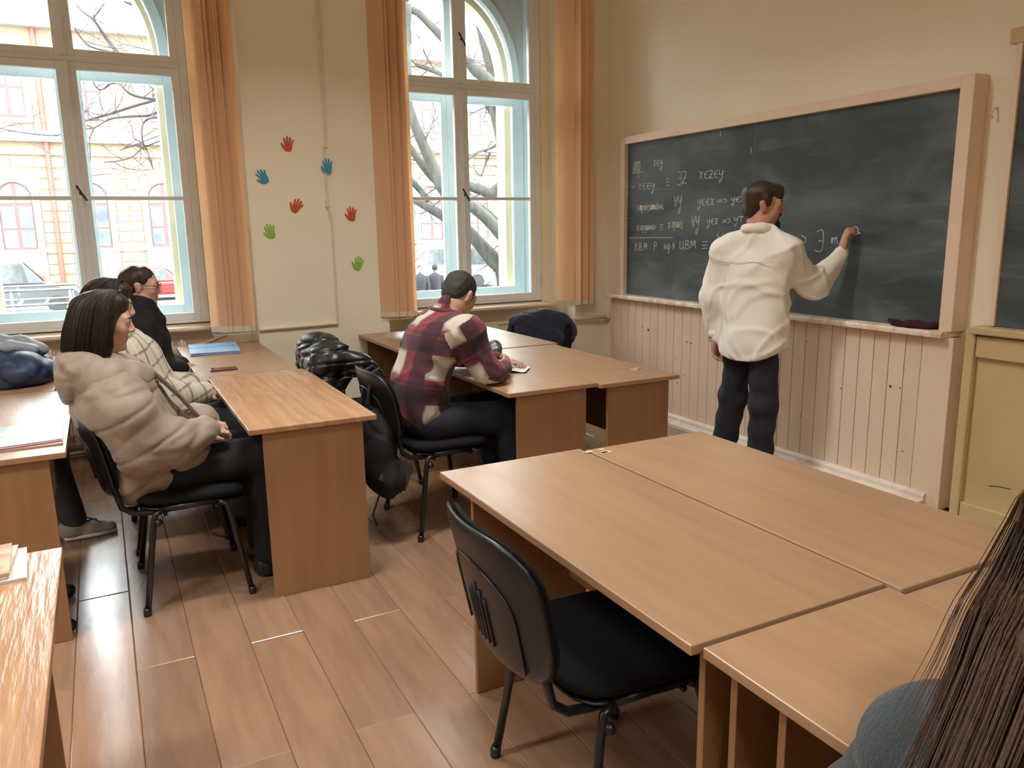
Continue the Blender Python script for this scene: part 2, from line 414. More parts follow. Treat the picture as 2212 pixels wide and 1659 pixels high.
B_(MB().box(3.887, 3.90, SEAM - .002, SEAM + .002, bz0, bz1), 'seam', 'white')
led = MB().prism([(3.80, .930), (3.80, .950), (3.808, .962), (3.96, .966), (3.96, .930)], 'y', 2.55, 5.60)
B_(led, 'chalk_ledge', 'chipped', bevel=.003)

# second board and the yellow cupboard front beneath it, cut by the right edge of the picture
cb = empty('cupboard', (3.9, 1.8, 0), label='yellow painted panelled cupboard front at the right edge below the second board', cat='cupboard')
C_ = lambda mb, nm, mt, par=cb, **k: mb.build(nm, mt, par, (3.9, 1.8, 0), **k)
C_(MB().box(3.893, XB - .002, 1.05, 2.455, 0, .985), 'body', 'cabinet')
C_(MB().box(3.855, 3.893, 2.405, 2.455, 0, .985), 'stile', 'cabinet', bevel=.008)
C_(MB().box(3.855, 3.893, 1.05, 1.10, 0, .985), 'stile', 'cabinet', bevel=.008)
C_(MB().box(3.862, 3.893, 1.10, 2.400, .85, .955), 'rail', 'cabinet', bevel=.004)
C_(MB().box(3.860, 3.893, 1.10, 2.400, 0, .085), 'rail', 'cabinet', bevel=.004)
C_(MB().box(3.83, XB - .002, 1.05, 2.42, .968, 1.005), 'ledge', 'cabinet', bevel=.006)
C_(MB().tube([(3.892, 2.28, .20), (3.892, 2.23, .212), (3.892, 2.17, .215)], .0025, 5), 'crack', 'dark_knot')
b2 = empty('blackboard', (3.93, 1.8, 1.01), label='dark blackboard with cream frame cut off by the right edge of the picture', cat='blackboard')
D_ = lambda mb, nm, mt, par=b2, **k: mb.build(nm, mt, par, (3.93, 1.8, 1.01), **k)
D_(MB().box(3.900, XB - .002, 2.345, 2.372, 1.008, 2.33), 'frame_side', 'board_frame', bevel=.003)
D_(MB().box(3.895, XB - .002, 1.05, 2.405, 2.33, 2.40), 'frame_top', 'cabinet', bevel=.004)
D_(MB().box(3.915, XB - .002, 1.05, 2.345, 1.008, 2.33), 'slate_panel', 'slate')
hk = MB().tube([(3.962, 2.475, 2.06), (3.94, 2.475, 2.055), (3.925, 2.475, 2.035), (3.925, 2.475, 2.02), (3.935, 2.475, 2.012)], .005, 6)
solo(hk, 'wall_hook', 'board_frame', (3.95, 2.475, 2.03), smooth=True, label='small painted wall hook between the two blackboards', cat='hook')

# conduits, heating pipes, radiator
solo(MB().tube([(1.528, 5.818, 4.05), (1.534, 5.818, 2.11)], .010, 8).tube([(1.519, 5.818, 2.12), (1.519, 5.818, 1.716), (1.542, 5.818, 1.60), (1.542, 5.818, .86)], .0085, 8).box(1.506, 1.532, 5.80, 5.83, 1.69, 1.745),
     'conduit', 'pipe_paint', (1.53, 5.83, .86), smooth=False, label='cream vertical cable conduit running down the pier between the windows', cat='conduit')
solo(MB().tube([(.975, 5.815, .835), (1.545, 5.815, .842)], .012, 8), 'conduit', 'pipe_paint', (1.25, 5.83, .84), label='cream horizontal cable conduit low on the pier', cat='conduit')
solo(MB().tube([(3.02, 6.10, .70), (3.30, 6.02, .735), (3.40, 5.80, .742), (3.95, 5.775, .735)], [.016, .016, .016, .016], 10).tube([(3.40, 5.80, .742), (3.52, 5.794, .741)], .021, 10).tube([(3.93, 5.776, .735), (3.962, 5.774, .735)], .028, 10),
     'heating_pipe', 'pipe_paint', (3.5, 5.79, .74), smooth=True, label='cream heating pipe running into the corner beside the blackboard', cat='pipe')
solo(MB().box(.0, .05, .0, .05, 0, .01) if False else MB().tube([(-1.6, 5.96, .10), (.9, 5.96, .10)], .02, 10).tube([(-1.6, 5.96, .04), (.9, 5.96, .04)], .02, 10),
     'heating_pipe', 'dark_pipe', (0, 5.96, .07), smooth=True, label='pair of dark heating pipes low along the wall under the left window', cat='pipe')
ra = empty('radiator', (.1, 6.08, .1), label='ribbed cast iron radiator below the window beside the girl with glasses', cat='radiator')
for k in range(11):
    x = -.35 + k * .082
    m = MB(); prof = [(6.03, .17), (6.03, .72), (6.05, .755), (6.08, .775), (6.11, .755), (6.13, .72), (6.13, .17)]
    for a, b in ((-.026, -.010), (-.010, .010), (.010, .026)):
        sh = .0 if a == -.010 else .012
        m.prism([(p[0] + (sh if p[0] < 6.08 else -sh), p[1] - sh) for p in prof], 'x', x + a, x + b)
    m.build('rib', 'radiator', ra, (.1, 6.08, .1), bevel=.008)
MB().tube([(.52, 6.08, .72), (.62, 6.08, .73), (.78, 6.0, .80)], .014, 8).build('feed_pipe', 'radiator', ra, (.1, 6.08, .1), smooth=True)

for x, y, nm_ in FILL_LAMPS:  # housings for the added fill lights
    cl = empty('fill_lamp', (x, y, 3.68), label='white fill lamp added out of view above the %s' % nm_, cat='lamp', group='ceiling lamps')
    MB().box(-.62, .62, -.16, .16, .0, .05).build('housing', 'white', cl, bevel=.01)
    for s in (-.4, .4): MB().tube([(s, 0, .05), (s, 0, .42)], .008, 6).build('rod', 'white', cl)
# ================================================================== school tables
def table(name, x0, x1, y0, y1, label, h=.745, i0=.02, i1=.02, mat='table_top', inner=False, group='laminate school tables'):
    xc, yc = (x0 + x1) / 2, (y0 + y1) / 2
    t = empty(name, (xc, yc, 0), label=label, cat='table', group=group)
    w, l = (x1 - x0) / 2, (y1 - y0) / 2
    MB().box(-w, w, -l, l, h - .022, h).build('tabletop', mat, t, bevel=.0025)
    tp = MB()
    for ins, s in ((i0, -1), (i1, 1)):
        y = s * (l - ins - .009)
        MB().box(-w + .055, w - .058, y - .009, y + .009, 0, h - .022).build('end_panel', 'table_panel', t, bevel=.0015)
    MB().box(w - .13, w - .112, -l + i0 + .019, l - i1 - .019, .34, h - .022).build('modesty_panel', 'table_panel', t, bevel=.0015)
    if inner:
        MB().box(-w + .055, w - .135, l - i1 - .14, l - i1 - .122, 0, h - .022).build('inner_panel', 'table_panel', t, bevel=.0015)
    return t
tA = table('school_table', .463, .995, 3.205, 4.550, 'worn school table with raised wood grain in front of the girl in beige', mat='table_top_worn')
tB = table('school_table', .418, .962, 4.562, 5.90, 'school table by the radiator carrying the blue folder and phone', mat='table_top')
tC1 = table('school_table', 1.673, 2.183, 3.278, 4.588, 'school table on which the student in the plaid shirt leans', h=.747)
tC2 = table('school_table', 2.187, 2.690, 3.255, 4.583, 'school table with a chalk stain nearest the wainscot', h=.741)
tC3 = table('school_table', 1.695, 2.205, 4.594, 5.815, 'school table behind the plaid student, pushed against the pier')
tC4 = table('school_table', 2.209, 2.728, 4.594, 5.955, 'school table under the arched window beside the navy chair')
tD1 = table('school_table', .920, 1.462, 1.060, 2.312, 'large foreground school table that the empty black chair is pushed under', i1=.12)
tD2 = table('school_table', 1.466, 1.985, 1.020, 2.276, 'foreground school table nearest the teacher', h=.748)
tE1 = table('school_table', .940, 1.464, -.25, 1.050, 'bottom right school table beside the long haired student', h=.742, inner=True)
tE2 = table('school_table', 1.468, 1.99, -.25, 1.012, 'school table mostly hidden behind the long haired student', h=.740)
tF = table('school_table', -.71, -.180, 3.232, 4.562, 'school table at the left edge carrying the open magazine')
tG = table('school_table', -.80, -.27, 4.572, 5.90, 'school table at the left carrying the navy jacket heap')
tI = table('school_table', -.69, -.158, .88, 2.218, 'school table in the bottom left corner with a stack of magazines', mat='table_top_worn')

# ================================================================== chairs
def chair(loc, rz, label, group='black stacking chairs'):
    c = empty('stacking_chair', (loc[0], loc[1], 0), rz, label=label, cat='chair', group=group)
    # faces +x; seat, backrest with plastic shell, four tube legs, side rails, back brackets
    MB().pad(.225, .235, .032, lambda u, v, w: (u + .01, v, .452 + w + .012 * (abs(u) / .225) ** 3 * (1 if u < 0 else -1.4) + .006 * (v / .235) ** 2), 5).build('seat', 'black_fabric', c, smooth=True)
    MB().pad(.215, .225, .008, lambda u, v, w: (u + .01, v, .422 + w + .012 * (abs(u) / .225) ** 3 * (1 if u < 0 else -1.4)), 5).build('seat_shell', 'black_plastic', c, smooth=True)
    def bk(off):
        def fn(u, v, w):      # u height, v across
            z = .672 + u
            x = -.262 - .20 * (u + .14) + .055 * (1 - (v / .25) ** 2) * -1 - .10 * max(0, u - .06) ** 1.0 * 0.5 + w + off
            return (x, v * (1 - .03 * max(0, -u / .16)), z)
        return fn
    br = MB().pad(.180, .245, .026, bk(.012), 4, tb=.004).build('backrest', 'black_fabric', c, smooth=True)
    sh = MB().pad(.186, .252, .004, bk(-.004), 4, tb=.013).build('back_shell', 'black_plastic', c, smooth=True)
    for k in range(5):
        v0 = (k - 2) * .022; hh = .085 - abs(k - 2) * .014
        f = bk(-.0185)
        MB().tube([f(-.13, v0, 0), f(-.06, v0, 0), f(hh - .06, v0, 0)], .0045, 6).build('rib', 'black_plastic', sh, smooth=True)
    f = bk(-.019)
    rim = [f(.11 * math.sin(q) ** 1 + (-.02), .165 * math.cos(q), 0) for q in [math.pi * i / 16 for i in range(17)]]
    MB().tube([f(-.15, .165, 0)] + rim + [f(-.15, -.165, 0)], .0035, 6).build('shell_groove', 'black_plastic', sh, smooth=True)
    for s in (-1, 1):
        y = s * .215; yf = s * .262
        for sx in (-1, 1):
            lg = MB().tube([(sx * .205, yf, .012), (sx * .150, y + s * .012, .36), (sx * .138, y + s * .006, .405), (sx * .105, y, .423)], .0125, 10, flat=1.0).build('leg', 'black_metal', c, smooth=True)
            MB().tube([(sx * .207, yf, 0), (sx * .206, yf, .022), (sx * .2045, yf, .032)], [.0155, .0165, .014], 10).build('rubber_foot', 'black_plastic', lg, smooth=True)
        MB().tube([(-.105, y, .423), (0, y, .425), (.105, y, .423)], .0125, 10).build('side_rail', 'black_metal', c, smooth=True)
        MB().tube([(.02, s * .185, .412), (-.15, s * .185, .408), (-.215, s * .185, .415), (-.255, s * .185, .445), (-.268, s * .185, .50), (-.285, s * .185, .60)], .0125, 8).build('back_bracket', 'black_metal', c, smooth=True)
    MB().tube([(.10, -.215, .40), (.10, .215, .40)], .009, 8).build('cross_bar', 'black_metal', c, smooth=True)
    MB().tube([(-.10, -.215, .40), (-.10, .215, .40)], .009, 8).build('cross_bar', 'black_metal', c, smooth=True)
    MB().ball((-.13, -.235, .375), .017, 8).build('rail_stop', 'black_plastic', c, smooth=True)
    return c
chD = chair((1.085, 1.595), math.radians(-2), 'empty black stacking chair pushed under the large foreground table')
def chair_copy(loc, rz, label):
    c = copy_tree(chD); c.location = (loc[0], loc[1], 0); c.rotation_euler = (0, 0, rz); c['label'] = label; return c
chG1 = chair_copy((.235, 3.585), 0, 'black stacking chair under the girl in the beige puffer coat')
chG2 = chair_copy((.235, 4.28), 0, 'black stacking chair under the girl in the checked coat')
chG3 = chair_copy((.225, 5.02), 0, 'black stacking chair under the girl with glasses')
chP = chair_copy((1.485, 3.755), 0, 'black stacking chair under the student in the plaid shirt')
chJ = chair_copy((1.40, 4.60), 0, 'black stacking chair with the black puffer jacket hung over its back')
chN = chair_copy((2.88, 5.17), math.radians(-126), 'chair with a navy fleece over its back at the window table')
chW = chair_copy((.69, .30), math.radians(5), 'black stacking chair under the long haired student at the right')
chR = chair_copy((2.24, 1.06), math.radians(178), 'dark chair at the far right edge behind the long haired student')
# ================================================================== the street outside
ZS = -1.4
pm('asphalt', (.13, .13, .13), (.10, .10, .105), .9, 3)
pm('facade', (.27, .195, .125), (.24, .17, .108), .85, 2)
pm('facade_white', (.36, .33, .29), (.32, .29, .25), .85, 3)
pm('facade_dark', (.50, .30, .18), None, .85)
pm('plinth', (.25, .115, .058), None, .85, 4)
pm('far_frame', (.12, .05, .05), None, .6)
pm('far_glass', (.05, .065, .08), (.10, .12, .13), .15, 1.5)
pm('downpipe', (.22, .05, .035), None, .5)
pm('bark', (.040, .042, .032), (.022, .022, .018), .95, 9, stretch=(1, 1, .3), bump=.6, bscale=14)
pm('twig', (.03, .022, .025), None, .95)
pm('car_white', (.34, .355, .37), None, .25, coat=.5)
pm('car_dark', (.04, .045, .05), None, .25, coat=.5)
pm('car_red', (.28, .012, .012), None, .25, coat=.5)
pm('car_glass', (.02, .028, .032), (.05, .06, .065), .1)
pm('tail_red', (.6, .03, .03), None, .3)
pm('tyre', (.02, .02, .02), None, .8)
pm('navy_coat', (.008, .009, .014), None, .9)
pm('skin_far', (.25, .14, .10), None, .7)
MB().box(-60, 80, 6.76, 120, ZS - .3, ZS).build('street', 'asphalt', kind='structure', label='grey asphalt street outside')

YF = 42.0
bld = empty('building', (5, YF, ZS), label='ochre rusticated building with arched windows across the street', cat='building')
F_ = lambda mb, nm, mt, par=bld, **k: mb.build(nm, mt, par, (5, YF, ZS), **k)
F_(MB().box(-40, 60, YF, YF + 6, ZS, 10.5), 'wall', 'facade')
F_(MB().box(-40, 60, YF - .12, YF, ZS, -.80), 'plinth', 'plinth')
F_(MB().box(-40, 60, YF - .45, YF, 5.55, 5.75).box(-40, 60, YF - .35, YF, 5.75, 6.0).box(-40, 60, YF - .18, YF, 5.0, 5.2), 'cornice', 'facade_white')
F_(MB().box(-40, 60, YF - .6, YF, 10.3, 10.8), 'eaves', 'facade_white')
F_(MB().tube([(-1.52, YF - .2, ZS), (-1.52, YF - .2, 10.4)], .11, 8), 'downpipe', 'downpipe')
CX = [-3.0, .02, 3.04, 13.9, 16.75, 19.6, 22.4]
sm = {}
def stone(w, x, z):
    if w not in sm:
        sm[w] = MB().box(-w / 2, w / 2, -.06, .02, -.20, .20).mesh('stone'); sm[w].materials.append(MAT['facade'])
    o = bpy.data.objects.new('stone', sm[w]); COL.objects.link(o); o.parent = bld; o.location = (x - 5, 0, z - ZS)
for c in CX:
    N = 12; a = .67
    arch = [(c + a * math.cos(math.pi * i / N), 3.15 + .68 * math.sin(math.pi * i / N)) for i in range(N + 1)]
    out = [(c + .95 * math.cos(math.pi * i / N), 3.15 + 1.0 * math.sin(math.pi * i / N)) for i in range(N + 1)]
    sur = MB()
    for i in range(N): sur.prism([arch[i], arch[i + 1], out[i + 1], out[i]][::1], 'y', YF - .14, YF + .01)
    for s in (-1, 1): sur.box(min(c + s * .67, c + s * .95), max(c + s * .67, c + s * .95), YF - .14, YF + .01, .86, 3.15)
    sur.box(c - 1.05, c + 1.05, YF - .22, YF + .01, .70, .86).box(c - .95, c + .95, YF - .10, YF + .01, -.8, .70)
    F_(sur, 'surround', 'facade_white')
    w = F_(MB().prism([(c - a, .86), (c + a, .86)] + arch[0:], 'y', YF - .05, YF + .005), 'window', 'far_frame')
    for s in (-1, 1):
        for z0, z1 in ((.95, 1.72), (1.80, 2.75)):
            F_(MB().box(min(c + s * .07, c + s * .60), max(c + s * .07, c + s * .60), YF - .07, YF - .04, z0, z1), 'pane', 'far_glass', w)
        q = [(c + s * .07, 2.90), (c + s * .60, 2.90)] + [(c + s * .60 * math.cos(t), 3.12 + .62 * math.sin(t)) for t in (.3, .7, 1.1, 1.4)] + [(c + s * .07, 3.74)]
        F_(MB().prism(q, 'y', YF - .07, YF - .04), 'pane', 'far_glass', w)
    cu = c + .25
    F_(MB().box(cu - .85, cu + .85, YF - .10, YF + .01, 6.35, 9.4), 'surround', 'facade_white')
    w = F_(MB().box(cu - .62, cu + .62, YF - .13, YF, 6.55, 9.1), 'window', 'far_frame')
    for s in (-1, 1):
        for z0, z1 in ((6.65, 7.75), (7.85, 9.0)):
            F_(MB().box(min(cu + s * .06, cu + s * .55), max(cu + s * .06, cu + s * .55), YF - .15, YF - .12, z0, z1), 'pane', 'far_glass', w)
    # rusticated stones of the piers either side
    for k in range(12):
        z = -.55 + k * .475
        for s in (-1, 1):
            if z < 3.1:
                stone(.50, c + s * 1.23, z)
            else:
                d = max(.62, .95 * math.cos(math.asin(min(1, max(0, (z - 3.15) / 1.05)))) + .05) if z < 4.2 else .30
                stone(.50, c + s * (1.23 if k % 2 else 1.23), z)
    for k in (11,):
        stone(.9, c - .47, -.55 + k * .475); stone(.9, c + .47, -.55 + k * .475)

def car(x, y, rz, L, Wd, H, paint, label, van=False, rack=False):
    c = empty('car', (x, y, ZS), rz, label=label, cat='car')
    b = .34 * H; s = .56 * H if not van else .52 * H
    h = L / 2
    body = [(-h, .30), (-h + .03, s), (h - (.95 if not van else .55), s), (h - .12, s - .22), (h, .62), (h, .28), (-h + .1, .25)]
    MB().prism(body[::-1], 'y', -Wd / 2, Wd / 2).build('body', paint, c, bevel=.09)
    if van: cab = [(-h + .03, s - .02), (-h + .10, H), (h - 1.55, H), (h - .55, s - .02)]
    else: cab = [(-h + .12, s - .02), (-h + .45, H), (h - 1.9, H), (h - 1.15, s - .02)]
    m = MB(); n = len(cab); t = .10
    v = [(p[0], -Wd / 2 + (.02 if p[1] < H else t), p[1]) for p in cab] + [(p[0], Wd / 2 - (.02 if p[1] < H else t), p[1]) for p in cab]
    m.add(v, [tuple(range(n - 1, -1, -1)), tuple(range(n, 2 * n))] + [(i, (i + 1) % n, n + (i + 1) % n, n + i) for i in range(n)])
    m.build('cabin', paint, c, bevel=.05)
    for sy in (-1, 1):
        xs = [cab[0][0] + .25, (cab[1][0] + cab[2][0]) / 2, cab[2][0] + .1]
        for a, e in zip(xs, xs[1:]):
            z0, z1 = s + .05, H - .14
            yy0, yy1 = sy * (Wd / 2 - .03), sy * (Wd / 2 - t * .86)
            q = [(a + .04, yy0, z0), (e - .04 + .12, yy0, z0), (e - .04, yy1, z1), (a + .04 + .08, yy1, z1)]
            q2 = [(p[0], p[1] + sy * .03, p[2]) for p in q]
            MB().add(q + q2, [(0, 1, 2, 3), (7, 6, 5, 4), (0, 4, 5, 1), (1, 5, 6, 2), (2, 6, 7, 3), (3, 7, 4, 0)]).build('side_window', 'car_glass', c)
    MB().obox(((cab[2][0] + cab[3][0]) / 2 + .03, 0, (s + H) / 2), (.04, Wd - .35, (H - s) * 1.05), R3(0, math.atan2(cab[3][0] - cab[2][0], H - s) * -1, 0)).build('windscreen', 'car_glass', c)
    if van:
        for sy in (-1, 1):
            MB().box(-h - .02, -h + .08, sy * .45 - .36, sy * .45 + .36, s + .12, H - .16).build('rear_window', 'car_glass', c)
        MB().box(-h - .04, -h + .05, -.26, .26, s - .22, s - .10).build('number_plate', 'far_glass', c)
    for sy in (-1, 1):
        MB().box(-h - .03, -h + .08, sy * (Wd / 2 - .1) - .1, sy * (Wd / 2 - .1) + .1, s - .35, s + .12).build('tail_lamp', 'tail_red', c)
        for sx in (-1, 1):
            MB().tube([(sx * (h - .85), sy * (Wd / 2 - .2), .33), (sx * (h - .85), sy * (Wd / 2 + .01), .33)], .33, 16).build('wheel', 'tyre', c)
    if rack:
        r = MB()
        for yy in (-.55, .55): r.tube([(-1.7, yy, H + .38), (.75, yy, H + .38), (.95, yy, H + .18)], .022, 6).tube([(-1.7, yy, H + .18), (.95, yy, H + .18)], .022, 6)
        for k in range(8): r.tube([(-1.6 + k * .33, -.55, H + .18), (-1.6 + k * .33, .55, H + .18)], .018, 6)
        for k in range(4):
            for yy in (-.55, .55): r.tube([(-1.4 + k * .7, yy, H - .02), (-1.4 + k * .7, yy, H + .38)], .02, 6)
        r.build('roof_rack', 'car_dark', c)
        MB().prism([(-.16, H - .01), (.10, H - .01), (-.02, H + .1), (-.10, H + .1)], 'y', -.03 - .75, .03 - .75).build('antenna_fin', 'car_dark', c)
    return c
car(-1.1, 13.2, 0, 4.6, 1.85, 1.80, 'car_white', 'white off-roader with a roof rack parked outside the left window', rack=True)
car(-3.0, 35.5, 0, 4.6, 1.8, 2.0, 'car_dark', 'dark off-roader parked across the street behind the white car')
car(2.3, 38.5, 0, 4.0, 1.7, 1.5, 'car_red', 'red hatchback parked in front of the ochre building')
car(3.4, 22.0, math.radians(165), 4.2, 1.75, 1.75, 'car_dark', 'black car beyond the girl with glasses outside the left window')
car(15.75, 37.3, math.radians(152), 4.7, 1.9, 2.05, 'car_white', 'white van with red tail lamps outside the arched window', van=True)

# tree
TREE = [[(6.15,16.34,2.13,0.079),(6.43,16.12,1.94,0.099),(6.76,16.13,1.77,0.12),(7.26,16.31,1.55,0.134),(7.63,16.29,1.18,0.156),(7.96,16.27,0.81,0.19),(8.21,16.18,0.49,0.212),(8.31,16.26,-0.48,0.258),(8.33,16.26,-1.35,0.293)],
[(7.36,15.55,1.95,0.059),(7.66,15.61,1.73,0.08),(7.99,15.6,1.33,0.091)],
[(7.52,15.98,6.08,0.077),(7.65,15.96,5.57,0.097),(7.76,15.87,5.08,0.127),(7.9,15.84,4.63,0.158),(7.91,15.8,3.99,0.178),(7.98,15.75,3.45,0.149),(8.03,15.74,2.79,0.141),(8.12,15.85,2.43,0.153),(8.14,15.81,1.89,0.163),(8.16,15.83,1.09,0.186),(8.19,15.95,0.19,0.231)],
[(7.09,15.56,4.94,0.095),(7.28,15.48,4.67,0.114),(7.6,15.43,4.45,0.125),(7.82,15.5,3.97,0.136)],
[(5.65,14.92,5.66,0.069),(5.64,15.04,5.19,0.079),(5.58,14.96,4.8,0.088),(5.53,14.84,4.4,0.096),(5.6,15.01,3.87,0.098),(5.72,14.99,3.48,0.099),(5.88,14.97,3.1,0.109),(6.06,15.02,2.75,0.119),(6.21,14.98,2.38,0.129),(6.43,14.99,2.14,0.121),(6.74,14.88,2.0,0.112),(7.22,15.03,1.72,0.125),(7.69,15.03,1.24,0.137)],
[(5.53,15.02,5.62,0.061),(5.71,15.01,5.58,0.07),(5.87,14.95,5.51,0.07),(6.26,14.97,5.2,0.08),(6.66,14.96,4.83,0.081),(6.9,15.06,4.78,0.092)],
[(6.8,15.58,2.54,0.077),(7.01,15.47,2.4,0.097),(7.39,15.59,2.31,0.108),(7.63,15.6,2.24,0.119),(7.9,15.49,2.45,0.129)],
[(5.72,15.71,3.35,0.056),(5.95,15.66,3.0,0.075),(6.2,15.61,2.66,0.086),(6.42,15.54,2.4,0.086)],
[(5.54,15.27,2.64,0.055),(5.66,15.14,2.44,0.064),(5.88,15.32,2.3,0.065),(6.0,15.16,2.08,0.065)],
[(8.29,16.11,3.44,0.082),(8.18,16.27,3.74,0.061),(7.84,16.21,4.16,0.05)],
[(7.65,15.51,5.54,0.067),(7.81,15.54,5.12,0.087),(7.96,15.53,4.67,0.107),(7.86,15.46,3.96,0.126)],
[(5.81,15.04,4.61,0.044),(6.14,15.14,4.56,0.045),(6.39,15.06,4.46,0.045)],
[(6.72,14.9,2.81,0.023),(6.97,14.87,3.0,0.028),(7.25,14.92,3.08,0.028),(7.43,14.75,3.18,0.037)],
[(7.49,15.79,2.61,0.02),(7.68,15.93,2.91,0.025),(7.73,15.84,3.1,0.03)],
[(0.58,14.65,3.9,0.015),(0.67,14.47,3.74,0.018),(0.79,14.57,3.69,0.022),(0.99,14.65,3.67,0.023),(1.2,14.5,3.65,0.026),(1.68,14.49,3.68,0.038)],
[(-0.04,15.59,3.34,0.012),(0.13,15.66,3.43,0.016),(0.34,15.5,3.48,0.02),(0.56,15.58,3.57,0.024),(0.9,15.53,3.69,0.024),(1.21,15.65,3.81,0.028)],
[(0.94,14.44,2.55,0.009),(0.91,14.22,2.67,0.011),(0.88,14.39,2.83,0.013),(0.82,14.22,2.95,0.015),(0.83,14.27,3.14,0.016),(0.89,14.41,3.28,0.016),(1.0,14.25,3.32,0.018),(1.35,14.26,3.37,0.03)],
[(-0.06,15.28,3.21,0.009),(0.18,15.2,3.25,0.011),(0.4,15.42,3.41,0.016),(0.65,15.22,3.44,0.019),(1.0,15.2,3.47,0.023)],
[(0.73,14.78,3.04,0.008),(0.84,14.81,2.98,0.011),(0.64,14.66,2.9,0.009),(0.5,14.71,2.85,0.008)],
[(0.24,14.24,2.62,0.011),(0.44,14.31,2.65,0.013),(0.65,14.31,2.72,0.013),(0.82,14.35,2.87,0.013)],
[(0.2,15.5,4.09,0.012),(0.31,15.46,3.88,0.014),(0.5,15.4,3.99,0.012)],
[(0.11,14.6,4.98,0.014),(0.22,14.52,4.84,0.016),(0.31,14.47,4.77,0.018),(0.39,14.55,4.67,0.022),(0.51,14.65,4.49,0.029),(0.64,14.47,4.27,0.036),(0.89,14.58,4.1,0.044)],
[(0.51,14.83,5.11,0.011),(0.43,14.74,4.98,0.011),(0.34,14.94,4.9,0.015)],
[(0.86,14.64,5.11,0.015),(0.95,14.6,5.02,0.016),(1.06,14.5,4.96,0.016),(1.12,14.63,4.82,0.015),(1.12,14.53,4.38,0.022)],
[(0.04,14.18,4.56,0.01),(0.12,14.21,4.43,0.014),(0.23,14.19,4.31,0.014),(0.51,14.32,4.28,0.018)],
[(-1.15,15.13,3.17,0.007),(-0.79,15.12,3.11,0.011),(-0.47,15.13,3.09,0.011),(-0.27,14.95,3.1,0.011)],
[(-0.01,14.85,2.45,0.008),(0.06,14.93,2.75,0.009),(0.08,14.94,3.04,0.011),(0.18,14.98,3.23,0.011)]]
NR = 14

tr = empty('tree', (7.5, 15.5, ZS), label='bare spreading tree with thick mossy limbs outside the arched window', cat='tree')
tl = empty('tree', (3.2, 15.0, ZS), label='bare tree whose thin twigs cross the view of the left window', cat='tree')
tl.location = (3.6, 15.0, ZS)
trng = random.Random(5)
def smooth_pl(q):
    out = []
    for i in range(len(q) - 1):
        p0, p1, p2, p3 = (np.array(q[max(0, min(len(q) - 1, i + j))]) for j in (-1, 0, 1, 2))
        for t in (0, .34, .67):
            out.append(.5 * ((2 * p1) + (-p0 + p2) * t + (2 * p0 - 5 * p1 + 4 * p2 - p3) * t * t + (-p0 + 3 * p1 - 3 * p2 + p3) * t ** 3))
    out.append(np.array(q[-1])); return out
def twigs(mb, p, d, L, r, lev):
    pts = [p]; n = 4
    for k in range(n):
        d = (d + Vector((trng.uniform(-.4, .4), trng.uniform(-.4, .4), trng.uniform(-.3, .35)))).normalized()
        p = p + d * L / n; pts.append(p)
        if lev > 0 and trng.random() < .7:
            twigs(mb, p, (d + Vector((trng.uniform(-1, 1), trng.uniform(-1, 1), trng.uniform(-.6, .8)))).normalized(), L * .6, r * .55, lev - 1)
    mb.tube(pts, [r * (1 - .75 * k / n) for k in range(n + 1)], 4, caps=False)
for i, q in enumerate(TREE):
    root = tr if i < NR else tl; off = tuple(root.location)
    s_ = smooth_pl(q)
    MB().tube([p[:3] for p in s_], [max(.004, p[3]) for p in s_], 10 if i < NR else 6).build('limb', 'bark' if i < NR else 'twig', root, off, smooth=True)
    tw = MB()
    for p in s_[::2] if i < NR else s_[::2]:
        if trng.random() < (.6 if i < NR else .85):
            d = Vector((trng.uniform(-1, 1), trng.uniform(-.6, .6), trng.uniform(-.4, 1))).normalized()
            twigs(tw, Vector(p[:3]), d, trng.uniform(.5, 1.3) if i < NR else trng.uniform(.35, .95), .014 if i < NR else .008, 2)
    if tw.v: tw.build('twigs', 'twig', root, off, kind='stuff')
MB().tube([(3.6, 15.0, ZS), (3.55, 15.0, .5), (3.5, 15, 2.2), (3.2, 15, 3.6), (2.6, 15, 4.4), (1.8, 15, 4.9), (.8, 15, 5.2)], [.22, .2, .18, .14, .1, .06, .02], 10).build('trunk', 'bark', tl, tuple(tl.location), smooth=True)
for q in TREE[NR:NR + 7]:
    e = q[-1]; MB().tube([e[:3], (e[0] + .6, e[1], e[2] + .25), (3.3, 15.0, min(3.4, e[2] + 1.2))], [e[3], e[3] * 1.3, e[3] * 1.8], 6).build('limb', 'twig', tl, tuple(tl.location), smooth=True)
e = TREE[0][-1]
MB().tube([(7.85, 15.6, ZS), (7.75, 15.6, -.6), e[:3]], [.42, .34, e[3]], 12).build('trunk', 'bark', tr, tuple(tr.location), smooth=True)

def walker(x, y, rz, label):
    w = empty('person', (x, y, ZS), rz, label=label, cat='person')
    m = MB()
    m.tube([(0, 0, .80), (0, 0, 1.0), (.01, 0, 1.25), (.0, 0, 1.42), (0, 0, 1.50)], [.19, .19, .22, .20, .08], 12, flat=.75)
    for s in (-1, 1): m.tube([(0, s * .21, 1.40), (.02, s * .27, 1.12), (.12, s * .24, .90)], [.075, .065, .05], 8)
    m.build('coat', 'navy_coat', w, smooth=True)
    lg = MB()
    for s in (-1, 1): lg.tube([(0, s * .09, .85), (.02 * s, s * .10, .45), (-.03 * s, s * .10, .03), (.10, s * .10, .02)], [.09, .07, .055, .045], 8)
    lg.build('trousers', 'navy_coat', w, smooth=True)
    MB().ball((.02, 0, 1.63), (.105, .09, .13), 12).build('head', 'skin_far', w, smooth=True)
    MB().ball((-.01, 0, 1.67), (.115, .10, .11), 12).build('hair', 'navy_coat', w, smooth=True)
walker(9.12, 24.0, math.radians(-100), 'pedestrian in a dark coat nearer the orange blind outside')
